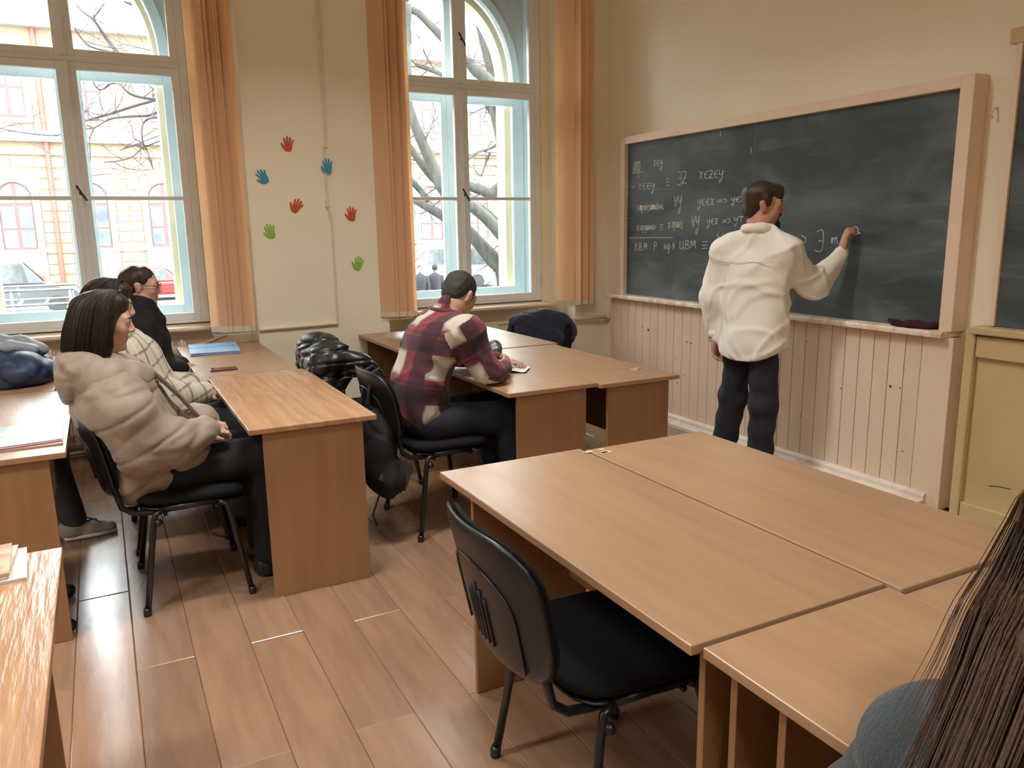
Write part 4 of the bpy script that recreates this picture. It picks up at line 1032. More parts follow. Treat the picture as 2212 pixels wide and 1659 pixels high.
# ---------------------------------------------------------------- student in the plaid shirt
def plaid():
    base = (1.45, 3.75, 0); H = Head((1.645, 3.765, 1.185), (.80, .42, -.52), (.42, .14, .9), 1.0)
    pel, mid, che, nek = (1.41, 3.75, .58), (1.40, 3.75, .78), (1.475, 3.75, .96), (1.56, 3.755, 1.075)
    shR, elR, wrR = (1.575, 3.565, 1.02), (1.690, 3.520, .800), (1.865, 3.70, .795)
    shL, elL, wrL = (1.575, 3.935, 1.02), (1.76, 4.03, .81), (1.95, 3.90, .795)
    kR, aR, kL, aL = (1.87, 3.63, .545), (1.84, 3.60, .09), (1.87, 3.88, .545), (1.88, 3.90, .09)
    hR, hL = (1.43, 3.65, .565), (1.43, 3.85, .565)
    b = SD(.0055); H.skull(b)
    b.cap(H.P(0, -.03, -.055), .058, nek, .062, .04).chain([pel, mid, che, nek], [.10, .09, .095, .06], .04)
    b.chain([nek, shR, elR, wrR], [.05, .045, .040, .029], .03).chain([nek, shL, elL, wrL], [.05, .045, .040, .029], .03)
    b.chain([hR, kR, aR], [.08, .052, .038], .03).chain([hL, kL, aL], [.08, .052, .038], .03)
    b.ell((aR[0] + .05, aR[1], .045), (.10, .035, .035)).ell((aL[0] + .05, aL[1], .045), (.10, .035, .035))
    hand(b, wrR, (.60, .72, .30), (-.62, .62, -.35), -1, .95, 1.15, True); hand(b, wrL, (.75, -.62, -.12), (0, -.1, -1), 1, .95, .4)
    body = soft(b, 'person', ['skin', 'lips'], None, base, H.slot(), label='student in a maroon plaid shirt bent over a notebook', cat='person')
    H.face(body, base, 'hair_black')
    ax = unit(np.array(che) - np.array(pel)); fr = unit(np.cross((0, 1, 0), ax)); M = np.stack([np.array((0, 1, 0)), fr, ax], 1)
    wv = waves(12, 7, 24)
    s = SD(.0065)
    s.ell((1.405, 3.75, .60), (.195, .140, .13), M, .06).ell((1.40, 3.75, .75), (.200, .140, .20), M, .06).ell((1.468, 3.75, .93), (.215, .135, .17), M, .06)
    s.ell((1.53, 3.75, 1.02), (.19, .10, .085), M, .05)
    s.chain([nek, shR, elR, (wrR[0] - .02, wrR[1] - .02, wrR[2])], [.072, .088, .070, .047], .05).chain([nek, shL, elL, (wrL[0] - .02, wrL[1] + .015, wrL[2])], [.072, .088, .070, .047], .05)
    s.cap(nek, .078, H.P(0, -.045, -.085), .066, .02).cap(H.P(0, -.03, -.06), .061, H.P(0, .0, .05), .075, .006, 's')
    rg_ = ridges(14, 3, 13)
    s.disp(lambda x, y, z: .005 * wv(x, y, z) - .006 * rg_(x, y, z)).cut(lambda x, y, z: .548 - z + 0 * y - .10 * np.maximum(0, 1.40 - x)).cut(lambda x, y, z: np.where(x > 1.6, .765 - z, -1) + 0 * y)
    def weave(v, c):
        l = (v - np.array(pel)) @ M; o = np.stack([l[:, 0] + .02, l[:, 1], l[:, 2]], 1)
        def seg(p, a, bb, off):
            d = bb - a; L = np.linalg.norm(d); d = d / L; t = (p - a) @ d; rr = p - a - np.clip(t, 0, L)[:, None] * d
            e1 = unit(np.cross(d, (0.3, 1, .2))); e2 = np.cross(d, e1)
            return np.linalg.norm(rr, axis=1), t + off, np.arctan2(rr @ e1, rr @ e2) * .075
        for sh_, el_, wr_ in ((shR, elR, wrR), (shL, elL, wrL)):
            sh_, el_, wr_ = map(np.array, (sh_, el_, wr_)); L1 = np.linalg.norm(el_ - sh_)
            D1, T1, _ = seg(c, sh_, el_, 0); D2, T2, _ = seg(c, el_, wr_, L1)
            out_ = (np.abs(c[:, 1] - 3.75) > .172) & ((D1 < .112) & (T1 > -.05) | (D2 < .095)) | (D2 < .095) & (c[:, 0] > 1.66)
            _, t1, a1 = seg(v, sh_, el_, 0); _, t2, a2 = seg(v, el_, wr_, L1)
            o[out_] = np.where((D1 < D2)[:, None], np.stack([a1 + .1, a1, t1 + .05], 1), np.stack([a2 + .1, a2, t2 + .05], 1))[out_]
        return o
    sh = soft(s, 'shirt', 'plaid_flannel', body, base, attr=('weave', weave), label='maroon, cream and black plaid flannel shirt')
    up_ = unit(H.P(0, -.045, -.085) - np.array(nek)); e1 = np.array((0, 1, 0)); e2 = unit(np.cross(up_, e1)); cc = np.array(nek) + up_ * .035
    MB().tube([cc + .078 * math.cos(t) * e1 + .078 * math.sin(t) * e2 for t in [2 * math.pi * i / 20 for i in range(21)]], .014, 8, caps=False).build('collar', 'maroon', sh, base, smooth=True)
    jr = waves(31, 7, 30)
    t = SD(.008).ell((1.42, 3.75, .565), (.14, .195, .10), None, .05).chain([hR, kR, (aR[0], aR[1], .10)], [.098, .080, .070], .05).chain([hL, kL, (aL[0], aL[1], .10)], [.098, .080, .070], .05)
    t.disp(lambda x, y, z: .005 * jr(x, y, z)).cut(lambda x, y, z: z - .64 + 0 * x + 0 * y).cut(lambda x, y, z: .04 - z + 0 * x + 0 * y)
    soft(t, 'trousers', 'navy_denim', body, base, label='navy jeans')
    for a in (aL, aR): soft(shoe(None, (a[0] - .06, a[1], 0), (a[0] + .19, a[1], 0)), 'shoe', 'shoe_black', body, base)
    stb = waves(70, 8, 300)
    hr = SD(.0045).disp(lambda x, y, z: .0016 * stb(x, y, z)).ell(H.P(0, -.018, .046), (.0775, .093, .078), H.M, .03).ell(H.P(0, -.060, -.005), (.064, .046, .060), H.M, .03)
    for x in (-1, 1): hr.ell(H.P(x * .070, .012, .012), (.009, .014, .034), H.M, .015)
    soft(hr, 'hair', 'hair_black', body, base, label='close cropped black hair')
plaid()

# ---------------------------------------------------------------- seated girls along the window
def legs(b, y, xk, zk, hx, dx=0):
    out = []
    for s in (-1, 1):
        hp, kn, an = (hx, y + s * .085, .545), (xk, y + s * .085, zk), (xk + dx, y + s * .09, .09)
        b.chain([hp, kn, an], [.078, .050, .036], .03); b.ell((an[0] + .05, an[1], .045), (.095, .034, .033)); out.append((hp, kn, an))
    return out
def trousers(L, body, base, mt, y, hx, fat=0.):
    t = SD(.009).ell((hx, y, .55), (.14, .185, .095), None, .05); jr = waves(int(y * 100), 7, 30)
    for hp, kn, an in L: t.chain([hp, kn, (an[0], an[1], .10)], [.096 + fat, .078 + fat, .066 + fat], .05)
    t.disp(lambda x, y, z: .005 * jr(x, y, z)).cut(lambda x, y, z: .04 - z + 0 * x + 0 * y)
    soft(t, 'trousers', mt, body, base)
    for hp, kn, an in L: soft(shoe(None, (an[0] - .06, an[1], 0), (an[0] + .18, an[1], 0)), 'shoe', 'shoe_black', body, base)

def girl_beige():
    y0 = 3.585; base = (.15, y0, 0); H = Head((.000, y0 + .005, 1.178), (.985, -.10, -.14), (.10, 0, 1), 1.0)
    pel, che, nek = (.15, y0, .56), (.005, y0, .86), (-.035, y0, 1.02)
    shR, elR, wrR = (.0, y0 - .18, .875), (.075, y0 - .235, .69), (.315, y0 - .16, .715)
    shL, elL, wrL = (.0, y0 + .18, .875), (.10, y0 + .23, .69), (.325, y0 + .03, .72)
    b = SD(.0058); H.skull(b, True, .78)
    b.cap(H.P(0, -.03, -.05), .044, nek, .046, .03).chain([pel, (.06, y0, .72), che, nek], [.115, .105, .11, .055], .05)
    b.chain([nek, shR, elR, wrR], [.05, .045, .036, .025], .03).chain([nek, shL, elL, wrL], [.05, .045, .036, .025], .03)
    L = legs(b, y0, .575, .555, .16, -.02)
    hand(b, wrR, (.93, .30, -.15), (.2, .3, -.9), -1, .85, .6); hand(b, wrL, (.85, -.5, -.15), (0, -.2, -1), 1, .85, .6)
    body = soft(b, 'person', ['skin', 'lips'], None, base, H.slot(), label='girl with straight dark brown hair in a beige puffer coat', cat='person')
    H.face(body, base)
    ax = unit(np.array(che) - np.array(pel)); fr = unit(np.cross((0, 1, 0), ax)); M = np.stack([np.array((0, 1, 0)), fr, ax], 1)
    wv = waves(5, 8, 20); fine = waves(6, 6, 55)
    def quilt(x, y, z):
        t = (x - pel[0]) * ax[0] + (z - pel[2]) * ax[2]
        return .008 * np.exp(-(np.sin(t * 3.1416 / .15) * 7) ** 2) - .002
    s = SD(.007)
    s.ell((.125, y0, .60), (.220, .170, .16), M, .07).ell((.055, y0, .74), (.225, .175, .17), M, .07).ell((-.005, y0, .86), (.235, .165, .15), M, .07)
    s.ell((.24, y0, .60), (.14, .195, .085), None, .06).ell((.02, y0 - .02, .55), (.09, .20, .14), None, .05)
    s.chain([(-.01, y0 - .06, .96), shR, (.03, y0 - .235, .83), elR, (.19, y0 - .205, .70), wrR], [.09, .105, .100, .092, .082, .062], .06)
    s.chain([(-.01, y0 + .06, .96), shL, (.04, y0 + .235, .83), elL, (.21, y0 + .14, .71), wrL], [.09, .105, .100, .092, .082, .062], .06)
    rg_ = ridges(7, 4, 17)
    s.disp(lambda x, y, z: quilt(x, y, z) + .006 * wv(x, y, z) + .0018 * fine(x, y, z) + .0045 * rg_(x, y, z))
    s.cap(H.P(0, -.02, -.05), .055, H.P(0, 0, .1), .08, .006, 's')
    ct = soft(s, 'coat', 'puffer_beige', body, base, label='beige quilted puffer coat')
    hd = SD(.007); ring = []
    for i in range(15):
        a = math.radians(25 + 310 * i / 14)
        ring.append((-.020 + .120 * math.cos(a), y0 + .135 * math.sin(a), .995 - .022 * math.cos(a)))
    hd.chain(ring, [.034 + .016 * math.sin(math.pi * i / 14) for i in range(15)], .03)
    hd.ell((-.130, y0, .975), (.062, .135, .075), None, .05).ell((-.150, y0, .91), (.045, .10, .06), None, .05)
    hd.chain([(-.125, y0 - .11, .965), (-.03, y0 - .165, .955), (.065, y0 - .125, .945), (.115, y0 - .035, .955)], [.068, .062, .050, .036], .04).chain([(-.125, y0 + .11, .965), (-.03, y0 + .165, .955), (.065, y0 + .125, .945), (.115, y0 + .035, .955)], [.068, .062, .050, .036], .04)
    hd.disp(lambda x, y, z: .005 * wv(x, y, z) + .002 * fine(x, y, z) + .006 * rg_(x, y, z)).cap(H.P(0, -.03, -.06), .085, H.P(0, -.01, .1), .10, .02, 's')
    soft(hd, 'hood', 'puffer_beige', ct, base)
    pk = MB(); PK = [np.array(q) for q in ((.085, y0 - .02, .985), (.150, y0 - .02, .915), (.215, y0 - .02, .835), (.262, y0 - .02, .765), (.300, y0 - .02, .715))]
    for k in range(4):
        a, e = PK[k], PK[k + 1]; d = unit(e - a); n_ = np.array((d[2], 0, -d[0])) * -1
        a = a + np.array((.022, 0, .012)); e = e + np.array((.022, 0, .012))
        pk.add([a + (0, -.045, 0), a + (0, .045, 0), e + (0, .045, 0), e + (0, -.045, 0)] + [q + n_ * .014 for q in (a + (0, -.045, 0), a + (0, .045, 0), e + (0, .045, 0), e + (0, -.045, 0))], [(0, 1, 2, 3), (7, 6, 5, 4), (0, 4, 5, 1), (1, 5, 6, 2), (2, 6, 7, 3), (3, 7, 4, 0)])
    pk.build('placket', 'puffer_lining', ct, base, bevel=.003)
    for k in (1, 3): MB().ball(PK[k] + np.array((.012, -.045, .014)), .009, 10).build('snap_button', 'puffer_lining', ct, base, smooth=True)
    trousers(L, body, base, 'black_cloth', y0, .19, .006)
    hs = waves(8, 9, 120, (1, 1, .15))
    hr = SD(.005).ell(H.P(0, -.020, .046), (.083, .099, .083), H.M, .03).ell(H.P(0, .03, .085), (.06, .05, .032), H.M, .03)
    for x in (-1, 1): hr.chain([H.P(x * .066, .008, .045), H.P(x * .074, .004, -.02), H.P(x * .077, .0, -.085), H.P(x * .074, -.006, -.145)], [.028, .026, .032, .034], .03)
    hr.chain([H.P(0, -.075, .03), H.P(0, -.085, -.05), H.P(0, -.08, -.13)], [.055, .060, .052], .04).chain([H.P(.05, -.06, 0), H.P(.055, -.05, -.12)], [.045, .05], .04).chain([H.P(-.05, -.06, 0), H.P(-.055, -.05, -.12)], [.045, .05], .04)
    hr.disp(lambda x, y, z: .002 * hs(x, y, z))
    hro_ = soft(hr, 'hair', 'hair_dark', body, base, label='straight dark brown hair')

    gl = []
    for k in range(13):
        a = math.radians(-118 + 236 * k / 12); vx, vy = math.sin(a), -math.cos(a)
        gl.append([H.P(.012 * vx, .045, .128), H.P(.056 * vx, .015 + .045 * vy, .126), H.P(.090 * vx, -.016 + .098 * vy, .078), H.P(.106 * vx, -.024 + .114 * vy, .0), H.P(.114 * vx, -.026 + .122 * vy, -.07), H.P(.112 * vx, -.03 + .116 * vy, -0.145)])
    strands('hair_strands', 'hair_dark', hro_, base, gl, 2200, [.003, .006, .006, .007, .009, .010], 3, .0012, 2, (.9, 1.0))
girl_beige()

def girl_check():
    y0 = 4.28; base = (.18, y0, 0); H = Head((.030, y0, 1.188), (.97, -.12, -.18), (.14, 0, 1), 1.0)
    pel, che, nek = (.19, y0, .56), (.085, y0, .86), (.03, y0, 1.03)
    shR, elR, wrR = (.06, y0 - .165, .955), (.175, y0 - .20, .735), (.405, y0 - .09, .735)
    shL, elL, wrL = (.06, y0 + .165, .955), (.175, y0 + .20, .735), (.39, y0 + .06, .755)
    b = SD(.006); H.skull(b, True, .78)
    b.cap(H.P(0, -.02, -.055), .046, nek, .05, .04).chain([pel, (.12, y0, .72), che, nek], [.115, .105, .11, .055], .05)
    b.chain([nek, shR, elR, wrR], [.05, .045, .036, .025], .03).chain([nek, shL, elL, wrL], [.05, .045, .036, .025], .03)
    L = legs(b, y0, .60, .56, .20, -.06)
    hand(b, wrR, (.95, .25, -.2), (.2, .3, -.9), -1, .85, .7); hand(b, wrL, (.9, -.4, -.2), (0, -.2, -1), 1, .85, .7)
    body = soft(b, 'person', ['skin', 'lips'], None, base, H.slot(), label='girl in a cream checked coat half hidden behind the beige coat', cat='person')
    H.face(body, base)
    wv = waves(15, 8, 18)
    s = SD(.007).chain([(.19, y0, .58), (.13, y0, .74), (.085, y0, .88)], [.165, .165, .16], .06).ell((.09, y0, .90), (.13, .22, .13), None, .06).ell((.30, y0 - .01, .60), (.14, .19, .075), None, .06)
    s.chain([(.03, y0 - .06, 1.01), shR, elR, wrR], [.08, .095, .088, .062], .06).chain([(.03, y0 + .06, 1.01), shL, elL, wrL], [.08, .095, .088, .06], .06)
    s.chain([(.03, y0 - .08, 1.03), (.10, y0 - .05, 1.0), (.16, y0 - .03, .90)], [.035, .035, .025], .02).chain([(.03, y0 + .08, 1.03), (.10, y0 + .05, 1.0), (.16, y0 + .03, .90)], [.035, .035, .025], .02)
    s.disp(lambda x, y, z: .007 * wv(x, y, z)).cap(H.P(0, -.02, -.05), .052, H.P(0, 0, .1), .08, .006, 's')
    soft(s, 'coat', 'check_coat', body, base, attr=('weave', lambda v, c: np.stack([v[:, 0] * .8 + v[:, 1] * .6, v[:, 1], v[:, 2] - .35 * v[:, 0]], 1)), label='cream wool coat with a brown window-pane check')
    trousers(L, body, base, 'teal_denim', y0, .22)
    hs = waves(18, 9, 120, (1, 1, .15))
    hr = SD(.0055).ell(H.P(0, -.020, .048), (.085, .100, .084), H.M, .03).ell(H.P(0, .035, .085), (.06, .05, .034), H.M, .03)
    for x in (-1, 1): hr.chain([H.P(x * .066, .025, .045), H.P(x * .076, .030, -.02), H.P(x * .078, .010, -.10)], [.032, .030, .036], .03)
    hr.chain([H.P(0, -.075, .03), H.P(0, -.085, -.05), H.P(0, -.08, -.12)], [.055, .060, .052], .04).disp(lambda x, y, z: .0025 * hs(x, y, z))
    hro_ = soft(hr, 'hair', 'hair_dark', body, base, label='dark brown shoulder length hair')

    gl = []
    for k in range(13):
        a = math.radians(-118 + 236 * k / 12); vx, vy = math.sin(a), -math.cos(a)
        gl.append([H.P(.012 * vx, .045, .128), H.P(.056 * vx, .015 + .045 * vy, .126), H.P(.090 * vx, -.016 + .098 * vy, .078), H.P(.106 * vx, -.024 + .114 * vy, .0), H.P(.114 * vx, -.026 + .122 * vy, -.07), H.P(.112 * vx, -.03 + .116 * vy, -0.12)])
    strands('hair_strands', 'hair_dark', hro_, base, gl, 1100, [.003, .006, .006, .007, .009, .010], 4, .0012, 2, (.9, 1.0))
girl_check()

def girl_glasses():
    y0 = 5.02; base = (.2, y0, 0); H = Head((.205, y0, 1.228), (.97, -.22, -.05), (.03, 0, 1), .98)
    pel, che, nek = (.17, y0, .56), (.185, y0, .88), (.18, y0, 1.08)
    shR, elR, wrR = (.17, y0 - .165, 1.0), (.20, y0 - .215, .76), (.36, y0 - .06, .74)
    shL, elL, wrL = (.17, y0 + .165, 1.0), (.20, y0 + .215, .76), (.37, y0 + .05, .745)
    b = SD(.006); H.skull(b, True, .78)
    b.cap(H.P(0, -.02, -.055), .046, nek, .05, .04).chain([pel, (.18, y0, .72), che, nek], [.115, .10, .11, .055], .05)
    b.chain([nek, shR, elR, wrR], [.05, .045, .036, .025], .03).chain([nek, shL, elL, wrL], [.05, .045, .036, .025], .03)
    L = legs(b, y0, .60, .56, .18, -.05)
    hand(b, wrR, (.85, .25, -.1), (.3, .5, -.8), -1, .85, .8); hand(b, wrL, (.8, -.5, .0), (0, -.5, -.85), 1, .85, .8)
    body = soft(b, 'person', ['skin', 'lips'], None, base, H.slot(), label='girl with glasses and pulled back hair in a black coat', cat='person')
    H.face(body, base, glasses=True)
    wv = waves(25, 8, 20)
    s = SD(.007).chain([(.17, y0, .58), (.18, y0, .74), (.185, y0, .90)], [.15, .15, .145], .06).ell((.18, y0, .93), (.125, .21, .13), None, .06)
    s.chain([(.18, y0 - .05, 1.06), shR, elR, wrR], [.075, .088, .075, .055], .05).chain([(.18, y0 + .05, 1.06), shL, elL, wrL], [.075, .088, .075, .055], .05)
    s.chain([nek, (.19, y0, 1.125)], [.085, .078], .03).chain([(.245, y0 - .03, 1.10), (.275, y0 - .04, 1.03), (.265, y0 - .04, .93)], [.03, .035, .03], .02).ell((.285, y0 - .05, .935), (.045, .05, .02), R3(0, .7, 0), .015)
    s.disp(lambda x, y, z: .006 * wv(x, y, z)).cap(H.P(0, -.01, -.06), .055, H.P(0, .02, .1), .085, .006, 's')
    soft(s, 'coat', 'black_cloth', body, base, label='black coat with a stand-up collar')
    trousers(L, body, base, 'black_cloth', y0, .2)
    hs = waves(28, 9, 100, (1, 1, .6))
    hr = SD(.005).ell(H.P(0, -.022, .044), (.080, .096, .079), H.M, .03).ell(H.P(0, -.055, -.005), (.066, .05, .06), H.M, .03)
    hr.chain([H.P(0, -.10, .02), H.P(0, -.125, -.02), H.P(0, -.11, -.10)], [.03, .032, .022], .03).disp(lambda x, y, z: .0018 * hs(x, y, z))
    soft(hr, 'hair', 'hair_dark', body, base, label='dark hair pulled back smoothly')
girl_glasses()

# ---------------------------------------------------------------- long haired student at the right edge
def foreground():
    base = (.72, .30, 0); H = Head((1.030, .440, 1.140), (.97, -.10, -.25), (.25, .0, 1), 1.0)
    pel, che, nek = (.69, .30, .58), (.79, .37, .86), (.92, .41, 0.99)
    shL, elL, wrL = (.865, .545, .865), (.845, .645, .68), (1.03, .63, .79)
    shR, elR, wrR = (.89, .20, .90), (.99, .06, .80), (1.16, .18, .79)
    b = SD(.006); H.skull(b, True)
    b.cap(H.P(0, -.02, -.055), .046, nek, .05, .04).chain([pel, (.74, .32, .72), che, nek], [.105, .09, .095, .05], .05)
    b.chain([nek, shR, elR, wrR], [.045, .04, .036, .025], .03).chain([nek, shL, elL, wrL], [.045, .04, .036, .025], .03)
    L = []
    for s in (-1, 1):
        hp, kn, an = (.72, .30 + s * .09, .545), (1.12, .32 + s * .09, .55), (1.10, .32 + s * .09, .09)
        b.chain([hp, kn, an], [.078, .05, .036], .03); b.ell((an[0] + .05, an[1], .045), (.095, .034, .033)); L.append((hp, kn, an))
    hand(b, wrL, (.9, -.35, -.1), (0, 0, -1), -1, .85, .3); hand(b, wrR, (.95, .2, -.1), (0, 0, -1), 1, .85, .3)
    body = soft(b, 'person', ['skin', 'lips'], None, base, H.slot(), label='student with long brown hair in a slate hoodie at the right edge', cat='person')
    H.face(body, base)
    wv = waves(35, 8, 20); rg_ = ridges(36, 3, 14)
    s = SD(.007).chain([(.69, .30, .60), (.74, .32, .74), (.80, .37, .86)], [.15, .145, .13], .06).ell((.845, .385, .860), (.10, .18, .10), R3(0, 0, -.25), .06)
    s.chain([(.885, .46, .945), shL, elL, wrL], [.052, .068, .064, .055], .05).chain([(.88, .36, .955), shR, elR, wrR], [.060, .074, .068, .055], .05)
    s.chain([(.880, .560, .930), (.855, .50, .955), (.81, .38, .97)], [.022, .036, .042], .02)
    s.disp(lambda x, y, z: .004 * wv(x, y, z) + .004 * rg_(x, y, z)).cap(H.P(0, -.02, -.05), .052, H.P(0, 0, .1), .08, .006, 's')
    soft(s, 'hoodie', 'hoodie', body, base, label='slate blue hooded sweatshirt')
    trousers(L, body, base, 'black_cloth', .30, .72)
    hs = waves(38, 10, 110, (1, 1, .18)); hb = waves(39, 5, 26, (1, 1, .25))
    hr = SD(.0055).ell(H.P(0, -.018, .046), (.086, .101, .085), H.M, .03).ell(H.P(0, .03, .085), (.062, .05, .034), H.M, .03)
    for x in (-1, 1): hr.chain([H.P(x * .064, .010, .04), H.P(x * .070, .0, -.06)], [.026, .022], .03)
    HL = [(1.035, .527, 1.140), (.985, .508, 1.095), (.918, .488, 1.069), (.857, .466, 1.032), (.796, .447, .998), (.735, .431, .960), (.69, .416, .915)]
    HB = [(.985, .450, 1.130), (.925, .430, 1.095), (.845, .405, 1.075), (.770, .382, 1.040), (.705, .365, 1.0), (.66, .354, .95)]
    hr.chain(HL[:5], [.018, .018, .018, .018, .008], .03)
    hr.chain(HB[:4], [.045, .036, .030, .010], .04)
    HC = [(p[0] - .01, p[1] - .09, p[2] - .01) for p in HB]
    hr.chain(HC[:4], [.045, .038, .032, .010], .04)
    hr.disp(lambda x, y, z: .003 * hb(x, y, z))
    hro = soft(hr, 'hair', 'hair_brown', body, base, label='long loose brown hair')
    top = lambda sx, sy: [H.P(0, .02 + sy, .128), H.P(sx * .055, .0 + sy * .6, .112), H.P(sx * .088, -.01, .05)]
    HB7 = HB + [(.63, .345, .90)]; HC7 = HC + [(.62, .255, .89)]
    G4 = [top(-1, .02) + HL, top(-.8, -.02) + [tuple((np.array(a) + np.array(b_)) / 2) for a, b_ in zip(HL, HB7)], top(-.5, -.06) + HB7, top(.0, -.07) + [tuple((np.array(a) + np.array(b_)) / 2) for a, b_ in zip(HB7, HC7)], top(.6, -.06) + HC7,
          top(1, .0) + [(p[0] + .05, p[1] - .13, p[2]) for p in HC7]]
    strands('hair_strands', 'hair_brown', hro, base, G4, 4200, [.004, .012, .016, .034, .042, .046, .046, .046, .046, .050], 5, .0012, 2, (.85, 1.0))
    g0 = [np.array(p) + np.array((-.018, .030, .004)) * min(1, k * .25) for k, p in enumerate(G4[0])]
    strands('loose_strands', 'hair_brown', hro, base, [g0, g0], 60, [.002, .006, .010, .018, .022, .026, .030, .034, .038, .044], 8, .0006, 3, (.7, 1.0))
foreground()
# ================================================================== blinds
def blind_mat():
    m = bpy.data.materials.new('blind_orange'); m.use_nodes = True; nt = m.node_tree; L = nt.links; nt.nodes.clear()
    o = nd(nt, 'ShaderNodeOutputMaterial'); mx = nd(nt, 'ShaderNodeMixShader'); mx.inputs[0].default_value = .55
    d = nd(nt, 'ShaderNodeBsdfDiffuse'); t = nd(nt, 'ShaderNodeBsdfTranslucent')
    tc = nd(nt, 'ShaderNodeTexCoord'); mp = nd(nt, 'ShaderNodeMapping'); mp.inputs['Scale'].default_value = (30, 30, .6); L.new(tc.outputs['Object'], mp.inputs[0])
    n = nd(nt, 'ShaderNodeTexNoise'); n.inputs['Scale'].default_value = 3; L.new(mp.outputs[0], n.inputs['Vector'])
    mc = nd(nt, 'ShaderNodeMix', data_type='RGBA'); mc.inputs['A'].default_value = (.97, .80, .60, 1); mc.inputs['B'].default_value = (.95, .74, .53, 1); L.new(n.outputs['Fac'], mc.inputs['Factor'])
    L.new(mc.outputs['Result'], d.inputs[0]); L.new(mc.outputs['Result'], t.inputs[0])
    L.new(d.outputs[0], mx.inputs[1]); L.new(t.outputs[0], mx.inputs[2]); L.new(mx.outputs[0], o.inputs[0]); MAT['blind_orange'] = m
blind_mat()
pm('weight', (.72, .60, .42), None, .5)
pm('chain', (.8, .78, .72), None, .3)
def slat_mesh(w, z0, z1):
    m = MB(); n = 6
    for i in range(n + 1):
        u = (i / n - .5) * w; b = .010 * (1 - (2 * i / n - 1) ** 2)
        m.v += [(u, b, z0), (u, b, z1), (u, b + .0008, z0), (u, b + .0008, z1)]
    for i in range(n):
        a = i * 4; b = a + 4
        m.f += [(a, b, b + 1, a + 1), (a + 2, a + 3, b + 3, b + 2)]
    return m
def blind(x0, x1, zb, ang, n, label, w=.127):
    r = empty('vertical_blind', ((x0 + x1) / 2, 5.79, zb), label=label, cat='blind', group='vertical blinds')
    sm_ = slat_mesh(w, .03, 3.60 - zb).mesh('slat', smooth=True); sm_.materials.append(MAT['blind_orange'])
    wm = MB().box(-w / 2 + .002, w / 2 - .002, -.003, .013, -.004, .034).mesh('weight'); wm.materials.append(MAT['weight'])
    ext = w * math.cos(ang); cxx = (x0 + x1) / 2
    for i in range(n):
        t = i / (n - 1); x = x0 + ext / 2 + (x1 - x0 - ext) * t ** .8 - cxx
        a = ang * (1.0 + .25 * math.sin(i * 2.1)) if 0 < i < n - 1 else ang * (1.0 if i == 0 else .45)
        s = bpy.data.objects.new('slat', sm_); COL.objects.link(s); s.parent = r; s.location = (x, -.004 * i, 0); s.rotation_euler = (0, 0, -a)
        q = bpy.data.objects.new('weight', wm); COL.objects.link(q); q.parent = s
    for yy in (-.05, .03):
        MB().tube([(x0 - cxx + (x1 - x0) * k / 24, yy - .01, -.012 - .012 * abs(math.sin(k * 1.3))) for k in range(25)], .0018, 4).build('chain', 'chain', r)
    MB().box(x0 - cxx - .06, x1 - cxx + .06, -.03, .03, 3.60 - zb, 3.64 - zb).build('head_rail', 'white', r)
    return r
blind(.650, .925, .845, .62, 9, 'bunched orange vertical blind beside the left window')
blind(1.880, 2.137, .870, .70, 9, 'bunched orange vertical blind left of the arched window')
blind(3.470, 3.745, .868, .95, 4, 'bunched orange vertical blind near the blackboard corner', .16)

# ================================================================== paper hands on the pier
HAND = [(-.22, -.5), (-.32, -.2), (-.34, .05), (-.46, .42), (-.41, .50), (-.33, .46), (-.22, .12), (-.20, .15), (-.23, .60), (-.15, .69), (-.07, .62), (-.03, .16), (0, .16), (.04, .69), (.12, .77), (.19, .68), (.15, .15), (.18, .12), (.30, .53), (.38, .59), (.43, .51), (.32, .02), (.34, -.12), (.55, .13), (.63, .11), (.63, .02), (.42, -.35), (.25, -.5), (0, -.56)]
pm('paper_red', (.60, .10, .03), None, .8); pm('paper_blue', (.06, .32, .50), None, .8); pm('paper_green', (.30, .55, .08), None, .8)
for x, z, rot, mir, c, lb in ((1.269, 2.119, -.05, 1, 'red', 'topmost red paper hand on the pier'), (1.082, 1.896, .55, 1, 'blue', 'blue paper hand nearest the left blind'), (1.535, 1.973, .10, 1, 'blue', 'blue paper hand stuck over the conduit'),
                              (1.295, 1.694, -.55, 1, 'red', 'red paper hand left of the conduit above the green one'), (1.697, 1.635, .0, 1, 'red', 'red paper hand right of the conduit'),
                              (1.104, 1.521, .28, 1, 'green', 'green paper hand nearest the left blind'), (1.726, 1.272, -.25, 1, 'green', 'lowest green paper hand near the middle blind')):
    y = 5.826 if c != 'blue' or x < 1.3 else 5.806
    pl = []
    for a, b in HAND:
        a = -a if mir else a; a, b = a * .082, b * .082
        pl.append((x + a * math.cos(rot) - b * math.sin(rot), z + a * math.sin(rot) + b * math.cos(rot)))
    if mir: pl = pl[::-1]
    solo(MB().prism(pl, 'y', y - .0015, y), 'paper_hand', 'paper_' + c, (x, y, z), label=lb, cat='paper hand', group='paper hands on the pier')

